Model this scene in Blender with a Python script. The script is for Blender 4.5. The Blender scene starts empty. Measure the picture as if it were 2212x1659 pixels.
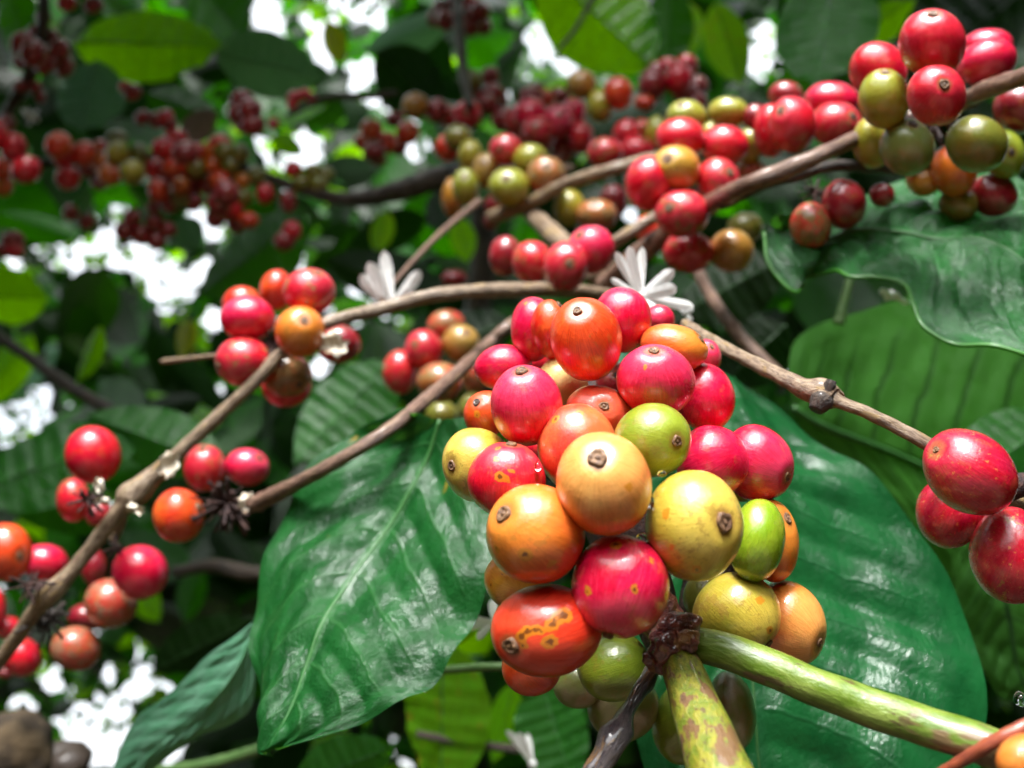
import bpy, math, random
import numpy as np
from mathutils import Vector
random.seed(7)
rng = np.random.default_rng(7)
R = math.radians
sc = bpy.context.scene
col = sc.collection

# ------------------------------------------------------------------ camera
F = 1736.0
PITCH = R(27)
CAM = np.array([0.0, 0.0, 1.5])
RT = np.array([1.0, 0, 0])
FW = np.array([0, math.cos(PITCH), math.sin(PITCH)])
UP = np.array([0, -math.sin(PITCH), math.cos(PITCH)])

def P(x, y, Z):
    return CAM + Z * (FW + (x - 1106) / F * RT - (y - 829.5) / F * UP)

def proj(p):
    d = p - CAM
    Z = d @ FW
    Zs = np.where(np.abs(Z) < 1e-6, 1e-6, Z)
    return 1106 + F * (d @ RT) / Zs, 829.5 - F * (d @ UP) / Zs, Z

cam = bpy.data.cameras.new('camera')
camo = bpy.data.objects.new('camera', cam)
col.objects.link(camo)
camo.location = CAM
camo.rotation_euler = (R(90) + PITCH, 0, 0)
cam.sensor_width = 36
cam.lens = F / 2212 * 36
cam.clip_start = 0.005
cam.clip_end = 500
cam.dof.use_dof = True
cam.dof.focus_distance = 0.142
cam.dof.aperture_fstop = 12.5
cam.dof.aperture_blades = 0
sc.camera = camo

# ------------------------------------------------------------------ world
SUN_EL, SUN_AZ = R(52), R(188)      # from behind the camera, slightly left
w = bpy.data.worlds.new('World')
sc.world = w
w.use_nodes = True
nt = w.node_tree
for n in list(nt.nodes): nt.nodes.remove(n)
out = nt.nodes.new('ShaderNodeOutputWorld')
bg = nt.nodes.new('ShaderNodeBackground')
sky = nt.nodes.new('ShaderNodeTexSky')
sky.sky_type = 'NISHITA'
sky.sun_disc = False
sky.sun_elevation = SUN_EL
sky.sun_rotation = SUN_AZ
tc = nt.nodes.new('ShaderNodeTexCoord')
nz = nt.nodes.new('ShaderNodeTexNoise')
nz.inputs['Scale'].default_value = 2.2
nz.inputs['Detail'].default_value = 5
nt.links.new(tc.outputs['Generated'], nz.inputs['Vector'])
mr = nt.nodes.new('ShaderNodeMapRange')
mr.inputs['From Min'].default_value = 0.35
mr.inputs['From Max'].default_value = 0.6
mr.inputs['To Min'].default_value = 0.6
mr.inputs['To Max'].default_value = 1.0
nt.links.new(nz.outputs['Fac'], mr.inputs['Value'])
mx = nt.nodes.new('ShaderNodeMix')
mx.data_type = 'RGBA'
nt.links.new(mr.outputs['Result'], mx.inputs['Factor'])
nt.links.new(sky.outputs['Color'], mx.inputs['A'])
mx.inputs['B'].default_value = (13.0, 13.6, 14.4, 1)     # bright overcast cloud
dt = nt.nodes.new('ShaderNodeVectorMath'); dt.operation = 'DOT_PRODUCT'
nt.links.new(tc.outputs['Generated'], dt.inputs[0])
dt.inputs[1].default_value = (math.sin(SUN_AZ) * math.cos(SUN_EL), math.cos(SUN_AZ) * math.cos(SUN_EL), math.sin(SUN_EL))
mxm = nt.nodes.new('ShaderNodeMath'); mxm.operation = 'MAXIMUM'; mxm.inputs[1].default_value = 0
nt.links.new(dt.outputs['Value'], mxm.inputs[0])
pw = nt.nodes.new('ShaderNodeMath'); pw.operation = 'POWER'; pw.inputs[1].default_value = 5
nt.links.new(mxm.outputs[0], pw.inputs[0])
ml = nt.nodes.new('ShaderNodeMath'); ml.operation = 'MULTIPLY'; ml.inputs[1].default_value = 42
nt.links.new(pw.outputs[0], ml.inputs[0])
ad = nt.nodes.new('ShaderNodeVectorMath'); ad.operation = 'ADD'
nt.links.new(mx.outputs['Result'], ad.inputs[0]); nt.links.new(ml.outputs[0], ad.inputs[1])
nt.links.new(ad.outputs[0], bg.inputs['Color'])
bg.inputs['Strength'].default_value = 0.065
nt.links.new(bg.outputs['Background'], out.inputs['Surface'])

sun = bpy.data.lights.new('sun', 'SUN')
sun.energy = 3.0
sun.angle = R(14)
sun.color = (1.0, 0.98, 0.95)
so = bpy.data.objects.new('sun', sun)
col.objects.link(so)
# direction towards the sun
sd = Vector((math.sin(SUN_AZ) * math.cos(SUN_EL), math.cos(SUN_AZ) * math.cos(SUN_EL), math.sin(SUN_EL)))
so.rotation_euler = sd.to_track_quat('Z', 'Y').to_euler()
so.location = (0, -2, 5)

# ------------------------------------------------------------------ materials
MATS = {}
def new_mat(name):
    m = bpy.data.materials.new(name)
    m.use_nodes = True
    t = m.node_tree
    for n in list(t.nodes): t.nodes.remove(n)
    return m, t
def N(t, k, **kw):
    n = t.nodes.new(k)
    for a, v in kw.items(): setattr(n, a, v)
    return n
def setv(sock, v):
    if isinstance(v, bpy.types.NodeSocket): sock.id_data.links.new(v, sock)
    else: sock.default_value = v
def math_n(t, op, a, b=0.0, c=None, clamp=False):
    n = N(t, 'ShaderNodeMath', operation=op, use_clamp=clamp)
    setv(n.inputs[0], a); setv(n.inputs[1], b)
    if c is not None: setv(n.inputs[2], c)
    return n.outputs[0]
def vmath(t, op, a, b=(0, 0, 0)):
    n = N(t, 'ShaderNodeVectorMath', operation=op)
    setv(n.inputs[0], a); setv(n.inputs[1], b)
    return n.outputs[0]
def noise(t, vec, scale, detail=3, rough=.55, dist=0):
    n = N(t, 'ShaderNodeTexNoise')
    setv(n.inputs['Vector'], vec)
    n.inputs['Scale'].default_value = scale
    n.inputs['Detail'].default_value = detail
    n.inputs['Roughness'].default_value = rough
    n.inputs['Distortion'].default_value = dist
    return n.outputs['Fac']
def ramp(t, v, a, b, lo=0.0, hi=1.0):
    n = N(t, 'ShaderNodeMapRange', interpolation_type='SMOOTHSTEP')
    setv(n.inputs['Value'], v)
    n.inputs['From Min'].default_value = a; n.inputs['From Max'].default_value = b
    n.inputs['To Min'].default_value = lo; n.inputs['To Max'].default_value = hi
    return n.outputs['Result']
def mix(t, f, a, b):
    n = N(t, 'ShaderNodeMix', data_type='RGBA')
    setv(n.inputs['Factor'], f)
    setv(n.inputs['A'], a if isinstance(a, bpy.types.NodeSocket) else (*a, 1))
    setv(n.inputs['B'], b if isinstance(b, bpy.types.NodeSocket) else (*b, 1))
    return n.outputs['Result']
def bump(t, h, strength, dist=0.001, normal=None):
    n = N(t, 'ShaderNodeBump')
    n.inputs['Strength'].default_value = strength
    n.inputs['Distance'].default_value = dist
    setv(n.inputs['Height'], h)
    if normal is not None: setv(n.inputs['Normal'], normal)
    return n.outputs['Normal']
def finish(t, sh):
    o = N(t, 'ShaderNodeOutputMaterial')
    t.links.new(sh, o.inputs['Surface'])

def cherry_mat(name, A, B, C, scab=0.0, scabcol=(.24, .14, .045), speck=.5, coat=.8, sss=.10, rough=.3, streak=.5, patch=None):
    m, t = new_mat(name)
    att = N(t, 'ShaderNodeAttribute', attribute_name='u')
    spot = N(t, 'ShaderNodeAttribute', attribute_name='spot')
    oi = N(t, 'ShaderNodeObjectInfo')
    seed = math_n(t, 'MULTIPLY', oi.outputs['Random'], 57.0)
    comb = N(t, 'ShaderNodeCombineXYZ')
    for i in range(3): setv(comb.inputs[i], seed)
    u = vmath(t, 'ADD', att.outputs['Vector'], comb.outputs[0])
    # meridian streaks: direction around the pole stretched along it
    flat = vmath(t, 'NORMALIZE', vmath(t, 'MULTIPLY', att.outputs['Vector'], (1, 1, 0)))
    sv = vmath(t, 'ADD', vmath(t, 'ADD', vmath(t, 'MULTIPLY', flat, (15, 15, 0)), vmath(t, 'MULTIPLY', att.outputs['Vector'], (0, 0, 1.5))), comb.outputs[0])
    st = noise(t, sv, 1.6, 4, .65, .3)
    macro = noise(t, u, 1.1, 2)
    c = mix(t, ramp(t, macro, .4, .62), A, B)
    if patch: c = mix(t, math_n(t, 'MULTIPLY', ramp(t, noise(t, vmath(t, 'ADD', u, (4.3, 9.1, 2.2)), .9, 4, .6), .46, .66), .85), c, patch)
    sep = N(t, 'ShaderNodeSeparateXYZ'); setv(sep.inputs[0], att.outputs['Vector'])
    grad = math_n(t, 'ADD', sep.outputs[2], math_n(t, 'MULTIPLY', math_n(t, 'SUBTRACT', macro, .5), 1.2))
    c = mix(t, ramp(t, grad, -.1, 1.15), c, C)
    c = mix(t, math_n(t, 'MULTIPLY', ramp(t, st, .5, .64), streak * .8), c, tuple(x * .55 for x in A))
    c = mix(t, math_n(t, 'MULTIPLY', ramp(t, st, .47, .34), streak * .8), c, tuple(min(.85, x * 1.25 + .02) for x in C))
    c = mix(t, ramp(t, math_n(t, 'ADD', sep.outputs[2], math_n(t, 'MULTIPLY', math_n(t, 'SUBTRACT', noise(t, u, 7, 3), .5), .05)), .945, .985, 0, .6), c, (.30, .13, .035))
    bl = noise(t, u, 1.7, 5, .75)
    c = mix(t, math_n(t, 'MULTIPLY', ramp(t, bl, .56, .62), .55 * speck), c, (.30, .17, .03))
    # small dark pits
    pit = N(t, 'ShaderNodeTexVoronoi'); setv(pit.inputs['Vector'], u); pit.inputs['Scale'].default_value = 9
    pm = math_n(t, 'MULTIPLY', ramp(t, pit.outputs['Distance'], .13, .05), ramp(t, noise(t, u, 2.3, 1), .5, .6))
    c = mix(t, math_n(t, 'MULTIPLY', pm, speck), c, (.10, .035, .01))
    fine = noise(t, u, 14, 4, .7)
    c = mix(t, math_n(t, 'MULTIPLY', ramp(t, fine, .60, .66), .55 * speck), c, tuple(x * .5 for x in B))
    if scab > 0:
        sn = noise(t, u, 2.0, 8, .68, .4)
        sc_m = ramp(t, sn, .66 - scab * .3, .69 - scab * .3)
        sc2 = noise(t, u, 16, 4, .7)
        sccol = mix(t, ramp(t, sc2, .35, .65), tuple(x * .55 for x in scabcol), scabcol)
        c = mix(t, math_n(t, 'MULTIPLY', sc_m, .88), c, sccol)
        fl = math_n(t, 'MULTIPLY', ramp(t, noise(t, u, 9, 5, .7), .61, .65), .5)
        c = mix(t, fl, c, tuple(min(1, x * 1.5) for x in scabcol))
    sp = spot.outputs['Fac']
    spn = math_n(t, 'ADD', sp, math_n(t, 'MULTIPLY', math_n(t, 'SUBTRACT', noise(t, u, 12, 3), .5), .35))
    c = mix(t, math_n(t, 'MULTIPLY', ramp(t, spn, .2, .38), .85), c, (.55, .20, .012))
    c = mix(t, math_n(t, 'MULTIPLY', ramp(t, spn, .62, .78), .9), c, (.13, .035, .008))
    b = N(t, 'ShaderNodeBsdfPrincipled')
    setv(b.inputs['Base Color'], c)
    rr = math_n(t, 'ADD', rough, math_n(t, 'MULTIPLY', ramp(t, noise(t, u, 3.5, 4, .65), .35, .7), .16))
    if scab > 0: rr = math_n(t, 'ADD', rr, math_n(t, 'MULTIPLY', sc_m, .3))
    setv(b.inputs['Roughness'], rr)
    b.inputs['Specular IOR Level'].default_value = .35
    b.inputs['Coat Weight'].default_value = coat
    setv(b.inputs['Coat Roughness'], ramp(t, noise(t, u, 2.2, 4), .42, .62, .035, .12))
    b.inputs['Coat IOR'].default_value = 1.6
    b.inputs['Subsurface Weight'].default_value = sss
    b.inputs['Subsurface Radius'].default_value = (1.0, .45, .2)
    b.inputs['Subsurface Scale'].default_value = .0016
    hh = math_n(t, 'ADD', math_n(t, 'MULTIPLY', noise(t, u, 5, 4, .6), 1.0), math_n(t, 'MULTIPLY', fine, .35))
    hh = math_n(t, 'SUBTRACT', hh, math_n(t, 'MULTIPLY', pm, .35))
    hh = math_n(t, 'ADD', hh, math_n(t, 'MULTIPLY', st, .5))
    nb = bump(t, hh, .3, .0004)
    setv(b.inputs['Normal'], nb)
    setv(b.inputs['Coat Normal'], bump(t, math_n(t, 'ADD', hh, math_n(t, 'MULTIPLY', noise(t, u, 30, 2), .14)), .24, .0003))
    finish(t, b.outputs[0])
    MATS[name] = m

cherry_mat('R', (.66, .004, .018), (.58, .003, .030), (.70, .022, .050), speck=.4)
cherry_mat('P', (.70, .004, .040), (.70, .006, .062), (.74, .040, .11), speck=.35, rough=.26)
cherry_mat('RO', (.70, .028, .006), (.64, .012, .008), (.74, .075, .012), patch=(.74, .13, .02), speck=.5)
cherry_mat('RS', (.76, .035, .012), (.74, .020, .012), (.76, .06, .02), speck=.1)
cherry_mat('S', (.78, .17, .050), (.76, .12, .035), (.76, .09, .045), patch=(.72, .035, .03), speck=.6)
cherry_mat('O', (.70, .17, .012), (.66, .10, .010), (.74, .24, .030), streak=.35, patch=(.62, .075, .02), speck=.6)
cherry_mat('H', (.74, .24, .040), (.70, .17, .020), (.80, .38, .10), streak=.35, patch=(.70, .13, .03), speck=.3)
cherry_mat('OY', (.60, .27, .025), (.55, .17, .02), (.56, .32, .045), speck=.7)
cherry_mat('Y', (.52, .36, .035), (.40, .31, .030), (.66, .47, .08), patch=(.33, .31, .03), speck=1.0, streak=.25)
cherry_mat('YL', (.82, .58, .20), (.80, .55, .22), (.84, .62, .3), speck=.25, streak=.2)
cherry_mat('YG', (.36, .33, .028), (.42, .33, .03), (.30, .33, .035), speck=.7, streak=.25)
cherry_mat('G', (.22, .29, .018), (.16, .24, .015), (.30, .36, .03), speck=.55, streak=.3)
cherry_mat('LG', (.20, .34, .010), (.28, .40, .02), (.16, .26, .01), speck=.3, coat=1, rough=.2)
cherry_mat('GG', (.19, .22, .05), (.30, .24, .13), (.2, .26, .06), speck=.8, streak=.15)
cherry_mat('OG', (.16, .17, .02), (.22, .17, .02), (.13, .16, .02), speck=.8, streak=.2)
cherry_mat('M', (.62, .006, .022), (.56, .008, .030), (.60, .022, .050), scab=.30, scabcol=(.30, .17, .05), speck=.6)
cherry_mat('MB', (.55, .03, .025), (.48, .06, .02), (.42, .15, .03), scab=.56, scabcol=(.30, .19, .06), speck=.8, rough=.38)
cherry_mat('BR', (.50, .045, .03), (.36, .07, .03), (.34, .12, .05), scab=.5, scabcol=(.32, .17, .09), speck=.8, rough=.36)
cherry_mat('K', (.50, .006, .022), (.42, .005, .035), (.54, .015, .05), scab=.10, scabcol=(.52, .24, .06), speck=.3, rough=.24)
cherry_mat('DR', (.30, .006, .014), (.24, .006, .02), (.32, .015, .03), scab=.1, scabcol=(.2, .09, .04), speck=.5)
cherry_mat('B', (.42, .20, .03), (.38, .14, .02), (.36, .22, .05), speck=.9, streak=.3)

def simple_mat(name, c1, c2, rough=.6, scale=60, spots=None, coat=0, bumps=.6, trans=None, dist=.001, long=1.0):
    m, t = new_mat(name)
    geo = N(t, 'ShaderNodeTexCoord')
    v = geo.outputs['Object']
    if long != 1.0:
        at = N(t, 'ShaderNodeAttribute', attribute_name='tube')
        v = vmath(t, 'MULTIPLY', at.outputs['Vector'], (1, 1, long))
    n1 = noise(t, v, scale, 6, .65)
    c = mix(t, ramp(t, n1, .38, .62), c1, c2)
    n2 = noise(t, v, scale * .35, 3, .6)
    if spots:
        c = mix(t, math_n(t, 'MULTIPLY', ramp(t, n2, spots[1], spots[1] + .035), .9), c, spots[0])
        c = mix(t, math_n(t, 'MULTIPLY', ramp(t, noise(t, v, scale * .9, 5, .6), spots[2], spots[2] + .04), .8), c, tuple(x * .55 for x in spots[0]))
    b = N(t, 'ShaderNodeBsdfPrincipled')
    setv(b.inputs['Base Color'], c)
    setv(b.inputs['Roughness'], ramp(t, n2, .35, .65, rough * .8, min(1, rough * 1.2)))
    b.inputs['Coat Weight'].default_value = coat
    b.inputs['Coat Roughness'].default_value = .12
    if bumps: setv(b.inputs['Normal'], bump(t, math_n(t, 'ADD', n1, math_n(t, 'MULTIPLY', noise(t, v, scale * 4, 3), .4)), bumps, dist))
    sh = b.outputs[0]
    if trans:
        tr = N(t, 'ShaderNodeBsdfTranslucent'); setv(tr.inputs['Color'], (*trans, 1))
        ms = N(t, 'ShaderNodeMixShader'); ms.inputs[0].default_value = .3
        t.links.new(sh, ms.inputs[1]); t.links.new(tr.outputs[0], ms.inputs[2]); sh = ms.outputs[0]
    finish(t, sh)
    MATS[name] = m

simple_mat('calyx', (.09, .035, .014), (.27, .14, .06), .5, 1400, bumps=.8, dist=.0004, coat=.3)
simple_mat('calyx_dark', (.03, .014, .012), (.10, .05, .03), .45, 900, bumps=.8, dist=.0004, coat=.3)
simple_mat('bark', (.15, .095, .058), (.34, .25, .165), .55, 2.2, spots=((.30, .20, .08), .58, .60), bumps=.8, long=.35, dist=.0008, coat=.25)
simple_mat('bark_brown', (.11, .055, .038), (.24, .14, .095), .55, 2.2, spots=((.24, .15, .08), .6, .6), bumps=.8, long=.3, dist=.0008, coat=.3)
simple_mat('bark_dark', (.022, .016, .014), (.075, .05, .035), .6, 2.0, bumps=.9, long=.4, dist=.001, coat=.2)
simple_mat('bark_wet', (.030, .022, .03), (.11, .085, .085), .35, 2.4, spots=((.20, .10, .03), .56, .62), bumps=1, long=.25, dist=.0006, coat=.9)
simple_mat('stem_green', (.09, .16, .010), (.20, .27, .05), .38, 1.3, spots=((.17, .10, .05), .60, .60), bumps=.6, long=.35, dist=.0004, coat=.35)
simple_mat('stem_spotted', (.13, .18, .010), (.27, .25, .022), .4, 3.4, spots=((.16, .07, .03), .56, .58), bumps=.8, long=.6, dist=.0005, coat=.6)
simple_mat('stem_dull', (.05, .11, .03), (.09, .16, .05), .45, 2.0, bumps=.3, long=.3, dist=.0004)
simple_mat('twig_orange', (.30, .07, .03), (.22, .05, .03), .4, 1.5, bumps=.3, long=.3, dist=.0004, coat=.4)
simple_mat('bract', (.10, .016, .024), (.28, .07, .045), .32, 420, spots=((.32, .15, .05), .60, .66), bumps=1, dist=.0012, coat=.9)
simple_mat('petal', (.90, .90, .88), (.84, .85, .84), .5, 200, bumps=.15, trans=(.98, .98, .98), dist=.0003)
simple_mat('flake', (.62, .52, .38), (.78, .72, .62), .6, 350, spots=((.35, .22, .12), .6, .64), bumps=.8, dist=.0006)
simple_mat('drywood', (.03, .02, .012), (.11, .075, .04), .9, 90, bumps=1, dist=.002)
simple_mat('wither', (.018, .008, .009), (.07, .028, .02), .7, 400, bumps=1, dist=.0008)
simple_mat('soil', (.05, .03, .018), (.10, .07, .04), .9, 9, bumps=1, dist=.02)

def leaf_mat(name, c1, c2, tcol, tr=.35, rough=.32, nv=9, spots=None, coat=.4, veincol=None, wet=0.0, k=3.0, bmp=.6, veinw=.55, spec=.35, vlo=.44, rv=1.0):
    m, t = new_mat(name)
    at = N(t, 'ShaderNodeAttribute', attribute_name='st')      # x along, y across -1..1, z seed
    sep = N(t, 'ShaderNodeSeparateXYZ'); setv(sep.inputs[0], at.outputs['Vector'])
    s, tt, sd_ = sep.outputs
    ab = math_n(t, 'ABSOLUTE', tt)
    geo = N(t, 'ShaderNodeTexCoord')
    pos = geo.outputs['Object']
    wob = math_n(t, 'MULTIPLY', math_n(t, 'SUBTRACT', noise(t, vmath(t, 'MULTIPLY', at.outputs['Vector'], (4, 4, 40)), 1.0, 2), .5), .35)
    ph = math_n(t, 'ADD', math_n(t, 'SUBTRACT', math_n(t, 'MULTIPLY', s, float(nv)), math_n(t, 'MULTIPLY', math_n(t, 'POWER', ab, 1.3), nv * .28)), wob)
    fr = math_n(t, 'ABSOLUTE', math_n(t, 'SUBTRACT', math_n(t, 'FRACT', ph), .5))   # 0 .. .5 ; .5 on the vein
    vein = math_n(t, 'MULTIPLY', ramp(t, fr, vlo, .5), ramp(t, ab, 1.0, .55))
    mid = ramp(t, ab, .055, .012)
    vv = math_n(t, 'MAXIMUM', math_n(t, 'MULTIPLY', vein, .6), mid)
    sv = vmath(t, 'MULTIPLY', at.outputs['Vector'], (9, 5, 60))
    n1 = noise(t, sv, 1.0, 5, .65)
    c = mix(t, ramp(t, n1, .35, .65), c1, c2)
    vc = veincol or tuple(min(1, x * 2.0 + .02) for x in c2)
    c = mix(t, math_n(t, 'MULTIPLY', vv, veinw), c, vc)
    if spots:
        sm = math_n(t, 'MULTIPLY', ramp(t, noise(t, sv, .8, 4), spots, spots + .09), .8)
        c = mix(t, sm, c, (.45, .26, .03))
    b = N(t, 'ShaderNodeBsdfPrincipled')
    setv(b.inputs['Base Color'], c)
    n2 = noise(t, vmath(t, 'MULTIPLY', at.outputs['Vector'], (30, 12, 60)), 1.0, 5, .7)
    setv(b.inputs['Roughness'], ramp(t, n2, .3, .7, rough * .7, rough * 1.5))
    b.inputs['Specular IOR Level'].default_value = spec
    patchn = noise(t, vmath(t, 'MULTIPLY', at.outputs['Vector'], (7, 3, 60)), 1.0, 6, .7)
    setv(b.inputs['Coat Weight'], math_n(t, 'MULTIPLY', ramp(t, patchn, .47, .57, .12, 1.0), coat))
    b.inputs['Coat IOR'].default_value = 1.6
    setv(b.inputs['Coat Roughness'], ramp(t, n2, .35, .65, .06 * rv, .26 * rv))
    # reticulate bump plus sunken veins
    h = math_n(t, 'ADD', math_n(t, 'MULTIPLY', n2, .5 + wet), math_n(t, 'MULTIPLY', vv, -.5))
    h = math_n(t, 'ADD', h, math_n(t, 'MULTIPLY', noise(t, vmath(t, 'MULTIPLY', at.outputs['Vector'], (90, 45, 60)), 1.0, 2), .25))
    nb = bump(t, h, bmp, .0012)
    setv(b.inputs['Normal'], nb); setv(b.inputs['Coat Normal'], nb)
    tl = N(t, 'ShaderNodeBsdfTranslucent')
    tc2 = mix(t, ramp(t, n1, .35, .65), tcol, tuple(x * .75 for x in tcol))
    tc2 = mix(t, math_n(t, 'MULTIPLY', vv, .7), tc2, tuple(x * .35 for x in tcol))
    if spots: tc2 = mix(t, sm, tc2, (.6, .42, .03))
    setv(tl.inputs['Color'], tc2); setv(tl.inputs['Normal'], nb)
    ms = N(t, 'ShaderNodeMixShader'); ms.inputs[0].default_value = tr
    t.links.new(b.outputs[0], ms.inputs[1]); t.links.new(tl.outputs[0], ms.inputs[2])
    finish(t, ms.outputs[0])
    MATS[name] = m

leaf_mat('leaf', (.010, .065, .008), (.02, .11, .013), (.10, .50, .000), .34, nv=9, coat=.3, spec=.25)
leaf_mat('leaf_big', (.004, .050, .009), (.010, .085, .017), (.10, .40, .03), .22, rough=.36, nv=8, spots=.70, veincol=(.04, .15, .04), vlo=.41, wet=.5, bmp=.5, coat=.5, spec=.12, rv=.6)
leaf_mat('leaf_side', (.004, .055, .014), (.008, .088, .022), (.10, .40, .03), .2, rough=.34, nv=9, veincol=(.015, .09, .03), wet=.4, coat=.5, bmp=.45, spec=.12, rv=.6)
leaf_mat('leaf_gloss', (.010, .10, .018), (.018, .14, .026), (.10, .45, .02), .22, rough=.2, nv=7, coat=1, wet=1.0, bmp=.9, veincol=(.04, .19, .05))
leaf_mat('leaf_under', (.045, .18, .02), (.06, .23, .03), (.10, .36, .02), .4, rough=.5, nv=8, coat=0, veincol=(.004, .02, .004), veinw=1.0, vlo=.37)
leaf_mat('leaf_backlit_tint', (.07, .34, .006), (.12, .42, .01), (.45, 1.0, .0), .72, nv=9)  # backlit glow put into a lighter, more translucent leaf colour
leaf_mat('leaf_spotty', (.07, .28, .008), (.13, .34, .01), (.40, .85, .01), .64, nv=8, spots=.6)
leaf_mat('leaf_yellow', (.40, .36, .02), (.30, .34, .02), (.75, .75, .02), .6, nv=8)
leaf_mat('leaf_sheen_tint', (.06, .21, .11), (.12, .28, .18), (.2, .5, .15), .25, rough=.5, nv=9, coat=.2)  # pale bluish base colour carries the sky reflection of glossy leaves
leaf_mat('leaf_shade_tint', (.003, .014, .002), (.006, .026, .003), (.03, .15, .002), .16, nv=9, coat=.06, spec=.2)  # near-black base colour carries the shade of deep foliage
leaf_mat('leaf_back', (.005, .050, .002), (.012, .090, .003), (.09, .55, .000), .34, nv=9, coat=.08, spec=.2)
leaf_mat('leaf_dry', (.20, .10, .09), (.34, .20, .17), (.3, .2, .15), .2, nv=7, rough=.7, coat=0)

# ------------------------------------------------------------------ mesh helpers
def mesh_obj(name, V, faces, mat, loc=None, parent=None, attrs=None, smooth=True):
    V = np.asarray(V, dtype=float)
    base = np.zeros(3) if loc is None else np.asarray(loc, dtype=float)
    me = bpy.data.meshes.new(name)
    me.from_pydata((V - base).tolist(), [], faces)
    if smooth: me.polygons.foreach_set('use_smooth', [True] * len(me.polygons))
    for k, a in (attrs or {}).items():
        a = np.asarray(a, dtype=np.float32)
        if a.ndim == 1:
            at = me.attributes.new(k, 'FLOAT', 'POINT'); at.data.foreach_set('value', a)
        else:
            at = me.attributes.new(k, 'FLOAT_VECTOR', 'POINT'); at.data.foreach_set('vector', a.ravel())
    me.materials.append(MATS[mat])
    me.update()
    o = bpy.data.objects.new(name, me)
    col.objects.link(o)
    if parent is not None:
        o.parent = parent
    else:
        o.location = base
    return o

def tag(o, label, cat, group=None, kind=None):
    if label: o['label'] = label
    if cat: o['category'] = cat
    if group: o['group'] = group
    if kind: o['kind'] = kind
    return o

def empty(name, loc, label, cat, group=None):
    o = bpy.data.objects.new(name, None)
    o.empty_display_size = .005
    o.location = loc
    col.objects.link(o)
    return tag(o, label, cat, group)

def catmull(pts, n):
    pts = np.asarray(pts, float)
    Pp = np.vstack([2 * pts[0] - pts[1], pts, 2 * pts[-1] - pts[-2]])
    m = len(pts) - 1
    outp = []
    for tt in np.linspace(0, m, n):
        i = min(int(tt), m - 1); f = tt - i
        a, b, c, d = Pp[i], Pp[i + 1], Pp[i + 2], Pp[i + 3]
        outp.append(.5 * ((2 * b) + (-a + c) * f + (2 * a - 5 * b + 4 * c - d) * f ** 2 + (-a + 3 * b - 3 * c + d) * f ** 3))
    return np.array(outp)

def wob3(p, fr, ph):
    return (np.sin(p[..., 0] * fr + ph) * np.cos(p[..., 1] * fr * 1.3 + ph * 2) + np.sin(p[..., 2] * fr * .9 + ph * 3 + p[..., 0] * fr * .7)) * .5

def tube_geo(ctrl, n=None, seg=14, rough=.07, caps=True, world=False):
    """ctrl: (x, y, Z, r_px) in photo pixels, or world points + radius"""
    if world: c = np.array(ctrl, float)
    else: c = np.array([[*P(x, y, Z), r * Z / F] for x, y, Z, r in ctrl])
    n = n or (len(c) - 1) * 10 + 1
    q = catmull(c, n)
    p, r = q[:, :3], np.maximum(q[:, 3], 1e-5)
    T = np.gradient(p, axis=0); T /= np.linalg.norm(T, axis=1)[:, None] + 1e-12
    ref = np.array([.13, .2, 1.0]); 
    if abs(T[0] @ ref) > .9 * np.linalg.norm(ref): ref = np.array([1.0, .1, 0])
    nrm = ref - (ref @ T[0]) * T[0]; nrm /= np.linalg.norm(nrm)
    V, A = [], []
    L = 0; ph = random.random() * 9
    for i in range(n):
        nrm = nrm - (nrm @ T[i]) * T[i]; nrm /= np.linalg.norm(nrm)
        bi = np.cross(T[i], nrm)
        if i: L += np.linalg.norm(p[i] - p[i - 1])
        th = np.arange(seg) * 2 * math.pi / seg
        ln = L / max(r.mean(), 1e-5)
        rad = r[i] * (1 + rough * (np.sin(th * 2 + ln * .7 + ph) * .5 + np.sin(th * 3 - ln * 1.3 + ph * 2) * .35 + np.sin(ln * 2.1 + th + ph) * .5))
        V.append(p[i] + (np.cos(th) * rad)[:, None] * nrm + (np.sin(th) * rad)[:, None] * bi)
        A.append(np.stack([np.cos(th), np.sin(th), np.full(seg, ln) + 0 * th], 1) + ph)
    V = np.vstack(V); A = np.vstack(A)
    Fc = []
    for i in range(n - 1):
        for j in range(seg):
            a = i * seg + j; b = i * seg + (j + 1) % seg
            Fc.append((a, b, b + seg, a + seg))
    if caps:
        Fc.append(tuple(range(seg))[::-1]); Fc.append(tuple(range((n - 1) * seg, n * seg)))
    return V, Fc, A

def tube(name, ctrl, mat, parent=None, **kw):
    V, Fc, A = tube_geo(ctrl, **kw)
    loc = V.mean(0) if parent is None else np.array(parent.location)
    return mesh_obj(name, V, Fc, mat, loc=loc, parent=parent, attrs={'tube': A})

def join_geo(parts):
    V, Fc, A, o = [], [], [], 0
    for v, f, a in parts:
        V.append(v); A.append(a)
        Fc += [tuple(i + o for i in x) for x in f]; o += len(v)
    return np.vstack(V), Fc, np.vstack(A)

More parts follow.
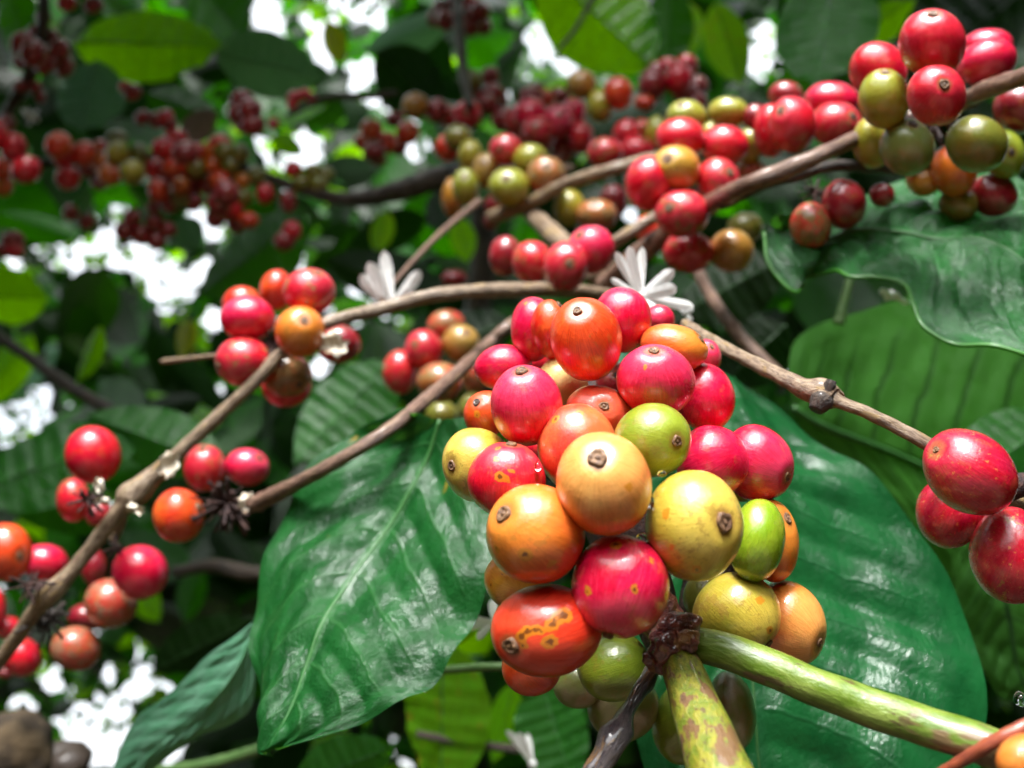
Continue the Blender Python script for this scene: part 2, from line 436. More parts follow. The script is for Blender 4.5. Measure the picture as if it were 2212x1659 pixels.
# unit sphere topology cache
_sph = {}
def sphere(nu, nv):
    if (nu, nv) not in _sph:
        V = [(0, 0, 1)]
        for i in range(1, nv):
            # denser rings near the calyx pole
            a = math.pi * (i / nv)
            for j in range(nu):
                b = 2 * math.pi * j / nu
                V.append((math.sin(a) * math.cos(b), math.sin(a) * math.sin(b), math.cos(a)))
        V.append((0, 0, -1))
        Fc = [(0, 1 + j, 1 + (j + 1) % nu) for j in range(nu)]
        for i in range(nv - 2):
            for j in range(nu):
                a = 1 + i * nu + j; b = 1 + i * nu + (j + 1) % nu
                Fc.append((a, a + nu, b + nu, b))
        l = len(V) - 1
        Fc += [(l, 1 + (nv - 2) * nu + (j + 1) % nu, 1 + (nv - 2) * nu + j) for j in range(nu)]
        _sph[(nu, nv)] = (np.array(V), Fc)
    return _sph[(nu, nv)]

def basis_to(qc):
    z = qc / np.linalg.norm(qc)
    a = np.array([0, 1.0, 0]) if abs(z[1]) < .9 else np.array([1.0, 0, 0])
    x = np.cross(a, z); x /= np.linalg.norm(x)
    y = np.cross(z, x)
    return np.stack([x, y, z], 1)     # columns

NCH = [0]
def cherry(x, y, w_, h_, rot, typ, cal=None, Z=None, dz=0.0, label='', group=None, spots=(), hidden_cal=False, cat='coffee cherry', calr=.17):
    NCH[0] += 1
    size = math.sqrt(w_ * h_)
    if Z is None: Z = .0148 * F / size
    Z = Z + dz
    C = P(x, y, Z)
    ray = (C - CAM) / np.linalg.norm(C - CAM)
    k_ = 1.035 if Z < .19 and size > 95 else ((1.10 if y < 620 and x > 760 else 1.06) if size > 60 else 1.2 if size > 50 or x > 760 else 1.24)
    w_ *= k_; h_ *= k_
    a = R(rot)
    Rm = np.array([[math.cos(a), -math.sin(a)], [math.sin(a), math.cos(a)]])
    M = Rm @ np.diag([w_ / 2, h_ / 2]) @ Rm.T         # image px (y down), rot clockwise on screen
    Mi = np.linalg.inv(M)
    def img2w(v):
        k = Z / F * (v[0] * RT - v[1] * UP)
        return k - (k @ ray) * ray
    Ax = img2w(M @ np.array([1.0, 0]))
    Ay = img2w(M @ np.array([0, -1.0]))
    Cz = -ray * (np.linalg.norm(Ax) + np.linalg.norm(Ay)) / 2
    W = np.stack([Ax, Ay, Cz], 1)
    def dirq(px, py):
        f = Mi @ np.array([px - x, py - y]); f[1] = -f[1]
        r2 = f @ f
        if r2 > .96: f *= math.sqrt(.96 / r2); r2 = .96
        return np.array([f[0], f[1], math.sqrt(1 - r2)])
    rs = np.random.default_rng(NCH[0] * 13 + 5)
    if cal is not None: qc = dirq(*cal)
    else:
        an = rs.uniform(0, 2 * math.pi); zz = rs.uniform(-.95, -.2) if hidden_cal else rs.uniform(-.75, .6)
        qc = np.array([math.cos(an) * math.sqrt(1 - zz * zz), math.sin(an) * math.sqrt(1 - zz * zz), zz])
    B = basis_to(qc)
    big = size > 95; mid = size > 55
    U, Fc = sphere(*((56, 36) if big else (32, 20) if mid else (20, 12)))
    z = U[:, 2]
    ph = rs.uniform(0, 20)
    rad = 1 + .034 * wob3(U, 2.1, ph) + .016 * wob3(U, 4.5, ph + 3)
    rad *= 1 - .05 * np.exp(-((1 - z) / .035)) + .012 * np.exp(-((1 - z - .09) / .05) ** 2)
    rad *= 1 - .03 * np.clip(-z, 0, 1) ** 3
    # faint lengthwise groove on either side
    rad *= 1 - .012 * np.exp(-(U[:, 0] / .16) ** 2) * (1 - z ** 2)
    Q = (U * rad[:, None]) @ B.T
    V = C + Q @ W.T
    sp = np.zeros(len(U))
    for (px, py, pr) in spots:
        d = dirq(px, py)
        cosang = (U @ B.T) @ d
        ang = np.arccos(np.clip(cosang, -1, 1)) * size / 2
        sp = np.maximum(sp, np.clip(1.12 - ang / (pr * 1.3 + 1), 0, 1))
    o = mesh_obj('coffee_cherry', V, Fc, typ, loc=C, attrs={'u': U, 'spot': sp})
    tag(o, label, cat, group)
    if size > 24:
        # calyx scar: a lathed rim with a nub, seated on the pole
        prof = [(0, .050), (.028, .058), (.045, .030), (.075, .022), (.105, .050), (.14, .062), (.165, .050), (.178, .018), (.182, -.05)]
        ns = 20 if big else 10
        cv, k = [], calr / .182
        f1, f2 = rs.uniform(0, 6, 2); k *= rs.uniform(.85, 1.1)
        for (pr, ph_) in prof:
            for j in range(ns):
                th = 2 * math.pi * j / ns
                wv = 1 + .08 * math.sin(3 * th + f1) + .05 * math.sin(5 * th + f2) + .03 * math.sin(9 * th + f1)
                rr = pr * k * wv
                hh = ph_ * (1 + .16 * math.sin(4 * th + f2) * (pr > .06)) * k
                cv.append((rr * math.cos(th), rr * math.sin(th), math.sqrt(max(0, 1 - rr * rr)) * .965 + hh))
        cv = np.array(cv)
        cf = [tuple(range(ns))]
        for i in range(len(prof) - 1):
            for j in range(ns):
                a_ = i * ns + j; b_ = i * ns + (j + 1) % ns
                cf.append((a_, a_ + ns, b_ + ns, b_))
        CV = C + ((cv @ B.T) @ W.T)
        c = mesh_obj('calyx', CV - C, cf, 'calyx_dark' if not (size > 95 and x < 1800) and (typ in ('DR', 'OG', 'G', 'GG') or rs.random() < .3) and label.find('pale') < 0 else 'calyx', parent=o)
    return o

# ------------------------------------------------------------------ cherries
T = {'G': (0, 0), 'V': (745.5, 0), 'U': (1466.5, 0), 'E': (0, 559.1), 'A': (745.5, 559.1), 'C': (1466.5, 559.1),
     'L': (0, 1099.9), 'B': (745.5, 1099.9), 'D': (1466.5, 1099.9)}
TK = .33701

# main cluster, full-picture pixels: x y w h rot type calyx Z label spots
MAINZ = lambda s: .125 + (.0148 * F / s - .125) * .55
MG = 'cherries of the big wet ripe cluster'
main = [
 (1303,1045,200,221,-18,'H',(1291,990),.1235,'peach cherry with central brown navel, front and middle of the big cluster',[(1354,1052,7)],.235),
 (1500,1133,205,238,-8,'Y',(1564,1128),.126,'large yellow cherry with brown navel on its right, beside the peach cherry',[(1440,1110,9),(1505,1225,10),(1547,1230,9),(1455,1178,5)],.19),
 (1157,1153,208,208,20,'O',(1088,1110),.126,'orange cherry with an olive bruise, lower left of the peach cherry',[(1136,1195,13),(1188,1213,8),(1075,1185,8)],.17),
 (1340,1267,206,222,0,'P',(1300,1420),.1245,'shiny crimson cherry with orange ring spots, right above the purple bracts',[(1331,1181,12),(1272,1276,9),(1368,1272,8),(1405,1215,6),(1436,1285,8)],.12),
 (1180,1360,236,196,-4,'RS',(1103,1395),.1265,'orange red cherry with a chain of yellow ringed brown scars',[(1127,1376,12),(1140,1364,12),(1158,1360,10),(1192,1350,13),(1218,1329,16),(1205,1335,12),(1187,1386,14),(1132,1394,8),(1170,1362,8)],.16),
 (1112,1252,124,128,0,'OY',None,.152,'small ochre cherry wedged behind the bruised orange and scarred cherries',[(1062,1262,6),(1085,1240,5)],.15),
 (1148,1440,126,124,0,'RO',(1117,1421),.150,'drip tipped orange red cherry hanging lowest under the scarred cherry',[],.1),
 (1328,1440,156,148,0,'G',None,.148,'shaded dark green cherry under the crimson cherry with ring spots',[],.15),
 (1345,1525,150,150,0,'GG',None,.166,'dull green cherry half hidden below the shaded dark green one',[],.15),
 (1480,1560,140,180,10,'G',None,.168,'green cherry tucked behind the thick spotted green stem',[],.15),
 (1580,1535,105,170,-8,'GG',None,.160,'long brownish green cherry below the slanting green stem',[],.15),
 (1250,1475,110,110,0,'GG',None,.165,'dim green cherry between the drip tipped cherry and the shaded green one',[],.15),
 (1530,1290,110,120,0,'OG',None,.158,'dark olive cherry in the shade behind the olive yellow one',[],.15),
 (1592,1328,186,184,20,'Y',(1668,1398),.142,'olive yellow cherry with a bright glint resting on the green stem',[(1641,1298,8),(1660,1360,8)],.12),
 (1700,1346,158,186,-20,'H',(1770,1388),.150,'pinkish peach cherry at the lower right corner of the big cluster',[(1655,1262,8)],.13),
 (1636,1166,118,180,8,'LG',None,.141,'vivid wet green cherry right of the large yellow one',[],.1),
 (1668,1165,112,176,-6,'O',(1702,1119),.150,'narrow peach cherry behind the vivid wet green one',[(1690,1150,5)],.15),
 (1606,1050,60,66,0,'YG',(1614,1062),.156,'tiny sliver of yellow green cherry between two crimson cherries',[],.15),
 (1537,998,152,156,0,'P',None,.147,'pink crimson cherry right of the green cherry with a navel',[],.12),
 (1632,999,150,166,-32,'P',(1700,1030),.153,'pink crimson cherry sticking out farthest to the right of the cluster',[],.14),
 (1520,858,128,150,-15,'P',None,.160,'streaky pink cherry directly behind the large pink one',[],.12),
 (1408,951,162,158,10,'G',(1462,953),.136,'green cherry with a round grey navel at its right side',[],.18),
 (1417,822,166,152,10,'P',(1413,757),.147,'large pink cherry with navel on top above the green cherry',[(1395,795,4)],.14),
 (1453,752,146,100,12,'O',(1517,732),.158,'orange cherry lying sideways at the upper right edge of the big cluster',[],.13),
 (1527,771,60,74,0,'P',(1538,748),.172,'small pink cherry peeking out beside the sideways orange one',[],.15),
 (1424,691,66,62,0,'P',(1414,707),.180,'small pink cherry below the white flower petals',[],.15),
 (1346,693,124,140,-8,'P',None,.163,'pink cherry at the very top of the big cluster',[],.12),
 (1267,733,150,180,-14,'RO',(1247,671),.150,'tall orange red cherry with wet glints near the cluster top',[],.14),
 (1190,711,84,128,-8,'RO',(1210,656),.163,'slim rusty orange cherry with a black navel behind the tall one',[],.16),
 (1152,710,96,138,0,'P',None,.168,'pink cherry left of the slim rusty orange one',[(1135,655,4)],.12),
 (1089,794,122,98,-6,'P',None,.168,'glossy crimson cherry lying sideways at the upper left of the big cluster',[],.12),
 (1138,877,150,174,-14,'P',(1126,800),.146,'plump magenta red cherry with brown navel on its top',[],.17),
 (1216,827,108,110,0,'YL',None,.163,'pale cream yellow cherry between the plump magenta and tall orange ones',[],.12),
 (1327,828,80,88,0,'DR',(1331,810),.170,'dull dark red cherry tucked left of the large pink one',[],.16),
 (1293,893,142,118,10,'S',(1305,877),.150,'coral cherry with a ringed brown navel behind the salmon one',[],.16),
 (1246,968,166,192,-12,'S',None,.143,'big salmon cherry with olive blotches behind the peach one',[(1200,905,9),(1252,893,7)],.12),
 (1094,1037,166,162,-8,'R',(1105,957),.139,'red cherry with small orange blisters left of the peach one',[(1080,1030,10),(1093,1036,6),(1072,992,6),(1104,1018,5),(1076,968,6)],.14),
 (1032,1004,148,160,-30,'Y',(976,1006),.149,'yellow cherry with wrinkled navel at the left edge of the big cluster',[],.17),
 (1050,895,92,98,0,'RO',(1029,868),.161,'coral red cherry half hidden behind the plump magenta one',[(1030,895,6)],.2),
 (1178,968,80,66,0,'R',None,.165,'sliver of red cherry between the salmon and the magenta ones',[],.1),
 (1160,783,46,46,0,'R',None,.185,'tiny red sliver left of the pale cream yellow cherry',[],.1),
 (2093,1018,212,168,32,'K',(2020,970),.137,'dusky crimson cherry with tan scurf, uppermost at the knotted branch end',[],.1),
 (2052,1105,150,152,0,'K',None,.156,'shaded crimson cherry under the scurfy one at the knotted branch end',[],.1),
 (2182,1198,170,206,-10,'K',None,.140,'crimson cherry with tan dots cut by the right picture edge',[],.1),
 (2212,1640,120,110,0,'H',None,.105,'blurred peach cherry in the bottom right corner',[],.1),
]
for (x, y, w_, h_, rot, ty, cal, Z, lab, spots, cr) in main:
    cherry(x, y, w_, h_, rot, ty, cal, Z=Z, label=lab, group=MG if x < 1800 else ('cherries at the end of the knotted branch' if y < 1400 else None),
           spots=spots, calr=cr, hidden_cal=True)

ORD = ['first', 'second', 'third', 'fourth', 'fifth', 'sixth', 'seventh', 'eighth', 'ninth', 'tenth', 'eleventh', 'twelfth', '13th', '14th', '15th', '16th']
CW = {'R': 'red', 'P': 'pinkish red', 'RO': 'orange red', 'S': 'salmon', 'O': 'orange', 'H': 'peach', 'OY': 'ochre', 'Y': 'yellow', 'YG': 'yellow green',
      'G': 'green', 'LG': 'light green', 'GG': 'greyish green', 'OG': 'olive', 'M': 'mottled', 'MB': 'heavily scabbed', 'BR': 'dusky brown',
      'DR': 'dark red', 'B': 'tan brown', 'K': 'crimson', 'YL': 'cream'}
# cluster: tile, phrase, rows "x y w h rot type [calyx x y]" (tile pixels), optional dz in mm after 'z'
CL = [
('U', 'on the wet top right branch', '''
1620 280 400 408 0 R 1630 85 z-8
1275 460 345 355 0 R
1313 640 312 352 0 YG 1320 462 z-12
1652 612 375 388 8 R 1702 540 z-24
1968 400 375 262 -25 P z-4
1972 292 315 200 -10 P z8
1240 915 250 310 0 YG z2
1465 942 325 338 0 GG 1500 790 z-10
1905 925 372 345 0 OG z-14
2085 990 262 292 0 G 2135 975
1760 1090 280 320 0 O z4
1565 1165 190 160 0 OY z10
2195 700 340 300 0 DR z6
2012 1252 290 250 0 DR z6
1790 1310 240 200 0 OG z8'''),
('U', 'between long brown branch and wavy leaf', '''
1055 1310 272 295 0 DR
845 1445 248 282 10 MB
1300 1250 145 135 0 DR'''),
('U', 'resting above the long brown branch', '''
978 645 320 230 0 P z8
1000 800 315 262 0 M 1120 745 z0
728 800 285 330 0 R 650 705 z-6
590 838 215 315 0 R z8
680 612 205 170 0 DR
490 752 145 145 0 DR'''),
('U', 'in the mixed cluster on long branch', '''
315 722 245 190 0 YG 350 622
50 755 240 215 0 YG 12 668 z4
292 930 285 238 0 R z-4
460 935 180 218 0 YG z10
220 845 160 110 0 YG z8
255 1170 262 300 0 M 330 1100 z-12
460 1105 170 150 0 MB z14
15 885 300 240 0 R z-2
-20 1080 290 275 0 OY -76 1015 z-14
-188 1180 280 325 0 R z-6
20 1370 320 285 0 M -65 1330 z-12
-170 1470 220 190 0 RO z10
60 1615 300 250 0 M z0
337 1610 270 260 0 B z-2
425 1460 220 185 0 OG z8'''),
('V', 'in the row on the bent branch', '''
1578 1602 280 290 0 P 1500 1500 z-6
1415 1706 265 300 0 M 1440 1690 z-14
1200 1680 245 255 0 M
1028 1640 200 240 0 DR z8'''),
('V', 'in the greenish cluster above the thin twig', '''
1052 1198 245 228 0 YG 1030 1138 z-10
1187 1030 208 198 0 YG 1265 990 z2
1287 1128 232 228 0 MB 1290 1062 z-8
772 1195 162 215 0 YG 760 1130
905 1098 158 195 0 B 880 1040
805 1000 138 182 0 YG
688 1265 128 215 0 OY
1030 960 198 188 0 M 985 958
725 885 155 148 0 OG
658 945 145 152 0 RO z12
1440 1330 188 220 0 YG z-4
1612 1382 245 195 0 MB 1600 1310 z-6
1720 1290 160 185 0 DR z14
960 1320 120 135 0 DR
935 1415 90 95 0 DR'''),
('V', 'in the tight pink clump above centre', '''
1235 845 188 182 0 M 1215 815 z-10
1365 780 175 205 0 P 1378 730 z-6
1152 890 115 110 0 R
1185 735 205 195 0 P z2
1190 620 135 115 0 DR z8
1275 640 125 115 0 RO z6
1370 612 135 95 0 DR z10
1465 720 135 165 0 P z6
1510 880 140 178 0 R
1390 955 135 155 0 DR
1085 770 110 150 0 R z10
1230 580 100 90 0 DR z14
1290 770 140 140 0 DR z14
1420 860 130 130 0 DR z14
1300 920 120 120 0 DR z14'''),
('V', 'in the row along the grey branch', '''
1665 980 215 188 0 M 1600 940
1870 965 195 155 0 R 1925 900
1805 862 160 172 0 R
1910 822 112 105 0 RO
2000 862 138 205 0 YG z-2'''),
('V', 'standing above and beside the pink clump', '''
1515 540 168 158 0 B
1635 680 152 178 0 YG
1750 600 165 182 0 RO
1920 660 112 92 0 RO'''),
('V', 'in the dark clump below spotted leaf', '''
1970 545 170 200 0 DR
2000 460 110 115 0 DR
2070 440 140 125 0 R
2140 510 155 185 0 R
2185 610 150 150 0 DR
2240 670 150 150 0 DR
2190 420 120 120 0 R
2265 560 110 130 0 DR'''),
('V', 'in the loose row beside pink clump', '''
450 680 152 148 0 B
590 712 130 142 0 DR
670 745 112 115 0 R
785 735 158 168 0 R 770 720 z-6
860 620 115 125 0 DR
945 600 125 115 0 DR
905 665 135 120 0 DR
992 640 92 125 0 DR
1010 765 125 135 0 DR
1070 810 90 115 0 R
930 490 105 115 0 DR
810 520 120 130 0 OG'''),
('V', 'in the small hanging upper clump', '''
170 830 128 124 0 RO
108 910 92 95 0 RO
188 972 132 115 0 DR
272 915 112 125 0 RO
402 850 128 132 0 RO
320 765 110 90 0 DR
345 930 100 120 0 DR
215 1025 90 70 0 DR'''),
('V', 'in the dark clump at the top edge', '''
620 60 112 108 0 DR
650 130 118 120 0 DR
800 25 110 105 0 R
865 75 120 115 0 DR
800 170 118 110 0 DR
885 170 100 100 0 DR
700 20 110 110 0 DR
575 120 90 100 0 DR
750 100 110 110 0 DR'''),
('A', 'in the scabby cluster beside the big one', '''
648 428 236 195 0 MB
505 580 236 246 0 M 440 545 z-4
745 545 236 240 0 B 780 470
350 722 212 280 0 M
608 793 284 246 0 MB 550 830 z-10
835 748 180 215 0 MB z8
622 1005 205 185 0 OG z10
820 965 180 192 0 OG z14
700 125 140 95 0 DR z80'''),
('E', 'in the cluster beside the dry twig', '''
1590 385 340 285 0 P z-8
1552 290 240 215 0 RO z8
1775 200 205 250 0 RO z4
1978 213 324 286 0 M 2038 88 z-6
1927 467 310 316 0 O 1950 392 z-14
1563 657 346 305 0 M 1398 690 z-8
1838 745 302 272 0 MB 1920 805 z-8
1838 815 304 260 0 R z4
2170 545 270 240 0 DR z8'''),
('E', 'around the flaky knot at lower left', '''
598 1255 345 352 0 R z-4
470 1545 210 270 0 M z6
1315 1340 262 290 0 M 1300 1210
1583 1335 272 228 0 P 1665 1275
1145 1645 316 330 0 RO 1280 1590 z-10
640 1640 160 130 0 DR z14'''),
('L', 'in the bottom left cluster', '''
45 272 320 355 0 RO 130 300 z-6
290 340 295 225 0 P z8
600 365 165 235 0 DR z12
900 403 350 332 0 P z-10
712 600 330 305 0 BR z0
486 890 312 276 0 BR z-4
145 945 245 240 0 R z4
-30 640 120 240 0 R
50 760 150 120 0 R z8
570 690 260 170 0 DR z16
30 1050 90 60 0 DR z60'''),
('G', 'in the red bunch at the left edge', '''
-30 860 170 200 0 R
40 800 110 120 0 DR z10
88 950 152 172 0 R
170 1088 168 155 0 R z-12
20 1080 112 155 0 RO
20 1190 115 115 0 O z6'''),
('G', 'in the leftmost knot of the speckled string', '''
375 930 155 155 0 RO
405 992 125 135 0 R z-10
435 1137 136 136 0 R
540 985 142 135 0 RO
640 955 102 105 0 RO z6
652 1040 115 115 0 O
750 890 122 100 0 OG
755 982 132 132 0 YG
706 1118 132 122 0 O z-6
850 1102 142 132 0 YG z-6
888 990 112 122 0 OG
640 1165 100 90 0 DR z14
820 1000 90 90 0 OG z12
700 1045 105 100 0 RO z14
560 1080 105 105 0 DR z14
930 1070 100 100 0 DR z14'''),
('G', 'in the middle knot of the speckled string', '''
1050 950 132 122 0 R
1130 890 135 105 0 R
1190 982 152 125 0 DR z-4
1120 1070 132 115 0 RO z-10
990 1085 102 112 0 R
1262 1080 112 122 0 OG
1272 980 92 112 0 R
1018 1222 115 132 0 RO
1157 1192 102 95 0 O
1160 1285 140 80 0 OG z8
1230 1180 100 110 0 DR z14
980 1330 70 65 0 DR
1060 1150 110 110 0 DR z12
1200 1080 110 110 0 R z12
1090 1300 120 110 0 DR z8
1240 1290 110 110 0 DR z12'''),
('G', 'in the right knot of the speckled string', '''
1412 920 132 102 0 RO
1358 965 105 105 0 O
1442 978 122 115 0 OG
1540 985 112 112 0 OG
1360 1062 102 102 0 O
1476 1062 104 104 0 OG
1412 1162 122 112 0 RO z-6
1556 1157 82 84 0 O
1450 1242 142 142 0 DR
1400 1305 132 132 0 DR z10
1482 1345 132 112 0 R z6
1562 1262 102 102 0 OG
1595 1412 112 92 0 RO
1700 1242 102 112 0 R
1640 1130 110 110 0 OG z8
1850 1292 92 122 0 DR
1870 1482 104 114 0 R
1822 1545 114 112 0 DR
1330 1180 115 115 0 DR z12
1500 1160 110 110 0 OG z12
1380 1400 110 110 0 DR z12
1520 1430 110 110 0 DR z12'''),
('G', 'in the small olive knot beside the sky holes', '''
2010 1100 100 90 0 OG
1932 1172 112 92 0 OG
2040 1182 112 112 0 OG
2092 1122 92 92 0 OG z6
1882 1085 95 92 0 R'''),
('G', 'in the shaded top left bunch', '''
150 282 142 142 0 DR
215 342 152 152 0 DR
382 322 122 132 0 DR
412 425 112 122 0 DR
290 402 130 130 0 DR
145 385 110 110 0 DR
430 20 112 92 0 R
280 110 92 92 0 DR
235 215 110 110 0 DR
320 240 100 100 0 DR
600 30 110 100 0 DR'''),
('G', 'in dark bunches under the bluish leaf', '''
1552 642 132 112 0 DR
1602 702 132 122 0 DR
1530 722 122 122 0 DR
1622 802 132 122 0 DR
1562 790 110 110 0 DR
1062 752 92 92 0 R
1012 770 92 92 0 DR
915 752 92 82 0 DR
1092 802 82 82 0 DR
1892 622 92 72 0 R
1955 602 72 62 0 R
1872 672 62 52 0 R
1995 630 60 60 0 DR
1752 792 62 62 0 R
850 590 102 92 0 DR
800 555 70 65 0 RO
132 552 92 72 0 DR
262 625 62 62 0 DR
230 560 70 80 0 DR'''),
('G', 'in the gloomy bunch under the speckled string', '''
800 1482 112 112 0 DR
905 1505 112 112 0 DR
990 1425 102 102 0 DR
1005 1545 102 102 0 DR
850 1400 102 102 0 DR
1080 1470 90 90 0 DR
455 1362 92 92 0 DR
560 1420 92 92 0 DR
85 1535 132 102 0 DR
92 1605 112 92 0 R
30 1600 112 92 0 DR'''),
]
for tile, phrase, rows in CL:
    ox, oy = T[tile]
    items = []
    for r in rows.strip().split('\n'):
        f = r.split(); dz = 0
        if f[-1].startswith('z'): dz = float(f[-1][1:]) / 1000; f = f[:-1]
        x, y, w_, h_, rot = [float(v) for v in f[:5]]
        cal = (float(f[6]) * TK + ox, float(f[7]) * TK + oy) if len(f) > 6 else None
        items.append((x * TK + ox, y * TK + oy, w_ * TK, h_ * TK, rot, f[5], cal, dz))
    # one common distance for a clump, so that its cherries hang together
    med = np.median([math.sqrt(i[2] * i[3]) for i in items])
    Zc = .0148 * F / (med if med > 60 else med * 1.05)
    if tile == 'G': Zc = .53
    if 'wavy leaf' in phrase: Zc = .213
    if 'wet top right' in phrase: Zc = .208
    for ty in {i[5] for i in items}:
        same = sorted([i for i in items if i[5] == ty], key=lambda i: i[0])
        for k, (x, y, w_, h_, rot, _, cal, dz) in enumerate(same):
            n = len(same)
            if n == 1: lab = f'only {CW[ty]} cherry {phrase}'
            else: lab = f'{ORD[k]} from left of {n} {CW[ty]} cherries {phrase}'
            s = math.sqrt(w_ * h_)
            Zi = .0148 * F / s
            Z = Zc + np.clip((Zi - Zc) * .35, -.02, .02 * Zc / .25) + dz
            cherry(x, y, w_, h_, rot, ty, cal, Z=Z, label=lab, group='cherries ' + phrase, hidden_cal=cal is None and random.random() < .6)

# ------------------------------------------------------------------ branches
def branch(label, ctrl, mat, parts=(), cat='branch', name='coffee_branch', **kw):
    o = tube(name, ctrl, mat, **kw)
    tag(o, label, cat)
    for pn, pc, pm in parts:
        V, Fc, A = tube_geo(pc)
        mesh_obj(pn, V - np.array(o.location), Fc, pm, parent=o, attrs={'tube': A})
    return o

branch('bent grey brown branch from the big cluster down to the bottom left fork', [
 (1330,640,.30,14),(1230,628,.285,15),(1100,626,.27,16),(950,636,.262,15),(820,668,.258,15),(700,700,.25,14),(620,752,.246,14),(540,835,.242,14),
 (470,900,.24,14),(400,965,.238,15),(330,1030,.236,20),(285,1070,.234,30),(262,1100,.233,20),(215,1160,.232,16),(150,1240,.23,17),(105,1285,.229,24),(80,1315,.23,18),(20,1400,.235,15),(-40,1480,.24,14)], 'bark',
 parts=[('side_twig', [(268,1090,.236,10),(262,1130,.238,9),(245,1165,.24,11)], 'bark')], seg=18)
branch('dry twig stub poking left out of the red cluster', [(348,781,.275,4),(365,779,.274,6),(420,773,.268,5),(500,764,.26,5),(600,750,.255,5)], 'bark', cat='twig', name='twig')
branch('dark red brown branch ending in the withered flower clump', [(1170,660,.30,12),(1100,705,.285,14),(1050,748,.28,14),(980,812,.245,15),(900,880,.222,15),(830,935,.212,15),(740,990,.209,15),(650,1040,.214,16),(570,1080,.226,19),(535,1092,.231,16),(520,1090,.232,8)], 'bark_brown', seg=16)
kn = branch('knotted brown branch running right from the big cluster to the crimson trio', [
 (1480,700,.20,12),(1540,738,.185,14),(1610,775,.175,15),(1690,815,.166,18),(1740,840,.162,24),(1775,850,.160,32),(1800,862,.159,26),(1812,868,.158,15),(1880,895,.155,14),(1950,930,.152,14),(2010,962,.150,16),(2080,1000,.153,16),(2150,1060,.157,16),(2230,1090,.16,20)], 'bark',
 parts=[('branch_scar', [(1782,852,.159,20),(1773,868,.1585,24),(1762,886,.158,15)], 'bark_dark'), ('branch_scar', [(1786,846,.1585,16),(1792,832,.158,13),(1796,822,.158,10)], 'bark_dark')], seg=18)
branch('long brown branch sloping from the top right down to the mixed cluster', [
 (2290,120,.19,18),(2212,165,.195,20),(2140,190,.208,20),(2070,222,.222,20),(1960,258,.232,18),(1850,300,.226,17),(1760,340,.222,18),(1680,374,.224,19),(1600,406,.232,20),(1520,450,.275,22),(1440,505,.30,24),(1370,560,.31,24),(1300,620,.32,22)], 'bark_brown', seg=18)
branch('blackish branch running under the long brown one', [(2080,350,.235,12),(1960,368,.232,10),(1870,362,.23,12),(1800,358,.23,13),(1730,372,.23,18),(1650,395,.235,16),(1560,440,.25,15)], 'bark_dark')
branch('grey branch curving behind the speckled green cluster', [(1060,470,.40,16),(1120,450,.39,15),(1165,428,.38,13),(1215,400,.37,13),(1290,375,.355,14),(1345,360,.35,14),(1430,340,.36,14),(1520,330,.37,14),(1640,310,.4,12)], 'bark')
branch('thin twig rising from the bent branch to the speckled green cluster', [(820,655,.285,4),(850,612,.30,5),(905,550,.32,6),(970,487,.345,7),(1035,435,.37,8)], 'bark_brown', cat='twig', name='twig')
branch('short thick pale branch piece behind the row of red cherries', [(1140,455,.40,16),(1165,478,.38,20),(1200,512,.36,22),(1245,550,.34,22),(1290,600,.32,20)], 'bark')
branch('pale brown branch piece between the mottled cherries', [(1290,560,.31,12),(1340,515,.3,13),(1400,478,.3,13),(1440,455,.3,12)], 'bark')
branch('dark bark covered branch carrying the long speckled string', [(-60,370,.62,14),(100,352,.61,11),(250,345,.60,12),(400,340,.6,12),(520,360,.59,12),(620,398,.58,12),(740,430,.56,16),(850,415,.52,22),(950,385,.48,26),(1050,380,.45,24),(1160,375,.43,24)], 'bark_dark')
branch('dark stem hanging behind the clump at the top edge', [(985,-30,.62,12),(992,60,.6,12),(1000,150,.58,12),(1015,230,.55,9)], 'bark_dark')
branch('brown thin trunk standing behind the middle', [(1042,440,.75,26),(1045,560,.75,28),(1030,700,.75,30),(1040,900,.76,34)], 'bark_dark', name='thin_trunk', cat='trunk')
branch('black branch crossing low behind the big lower leaf', [(380,1235,.5,13),(460,1222,.48,15),(540,1238,.47,17),(640,1240,.46,17)], 'bark_dark')
branch('dark branch slanting down from the left edge', [(-40,705,.6,12),(60,770,.58,12),(150,835,.56,14),(300,920,.55,14)], 'bark_dark')
branch('dark stem slanting under the top left bunch', [(0,262,.6,10),(40,205,.58,13),(75,140,.57,14),(95,40,.56,12),(90,-40,.56,12)], 'bark_dark')
branch('green leaf stalk arching behind the scarred cherry', [(880,1490,.24,8),(930,1455,.235,8),(1000,1444,.23,9),(1090,1441,.225,9),(1180,1455,.225,8),(1262,1492,.23,6)], 'stem_dull', cat='stem', name='leaf_stalk')
branch('dark green stem along the bottom edge left of the middle', [(330,1668,.33,11),(450,1650,.32,12),(540,1625,.315,12),(620,1598,.31,11),(700,1580,.31,9)], 'stem_dull', cat='stem', name='stem')
branch('mossy twig crossing the bottom middle', [(900,1585,.36,8),(980,1600,.36,8),(1060,1612,.36,9),(1180,1625,.36,8)], 'bark_dark', cat='twig', name='twig')
branch('grey twig slanting below the mixed cluster to the knotted branch', [(1500,570,.34,14),(1530,630,.32,13),(1570,690,.3,14),(1620,750,.29,15),(1700,830,.28,15)], 'bark_brown', cat='twig', name='twig')
branch('pale green shoot rising between the wavy leaf and the broad leaf', [(1812,700,.30,12),(1824,650,.3,10),(1838,600,.3,9),(1850,540,.3,8)], 'stem_dull', cat='stem', name='shoot')
branch('thin dark stalk crossing the bright leaf at the top', [(1205,110,.5,4),(1245,60,.5,5),(1290,-20,.5,6)], 'bark_dark', cat='stem', name='leaf_stalk')
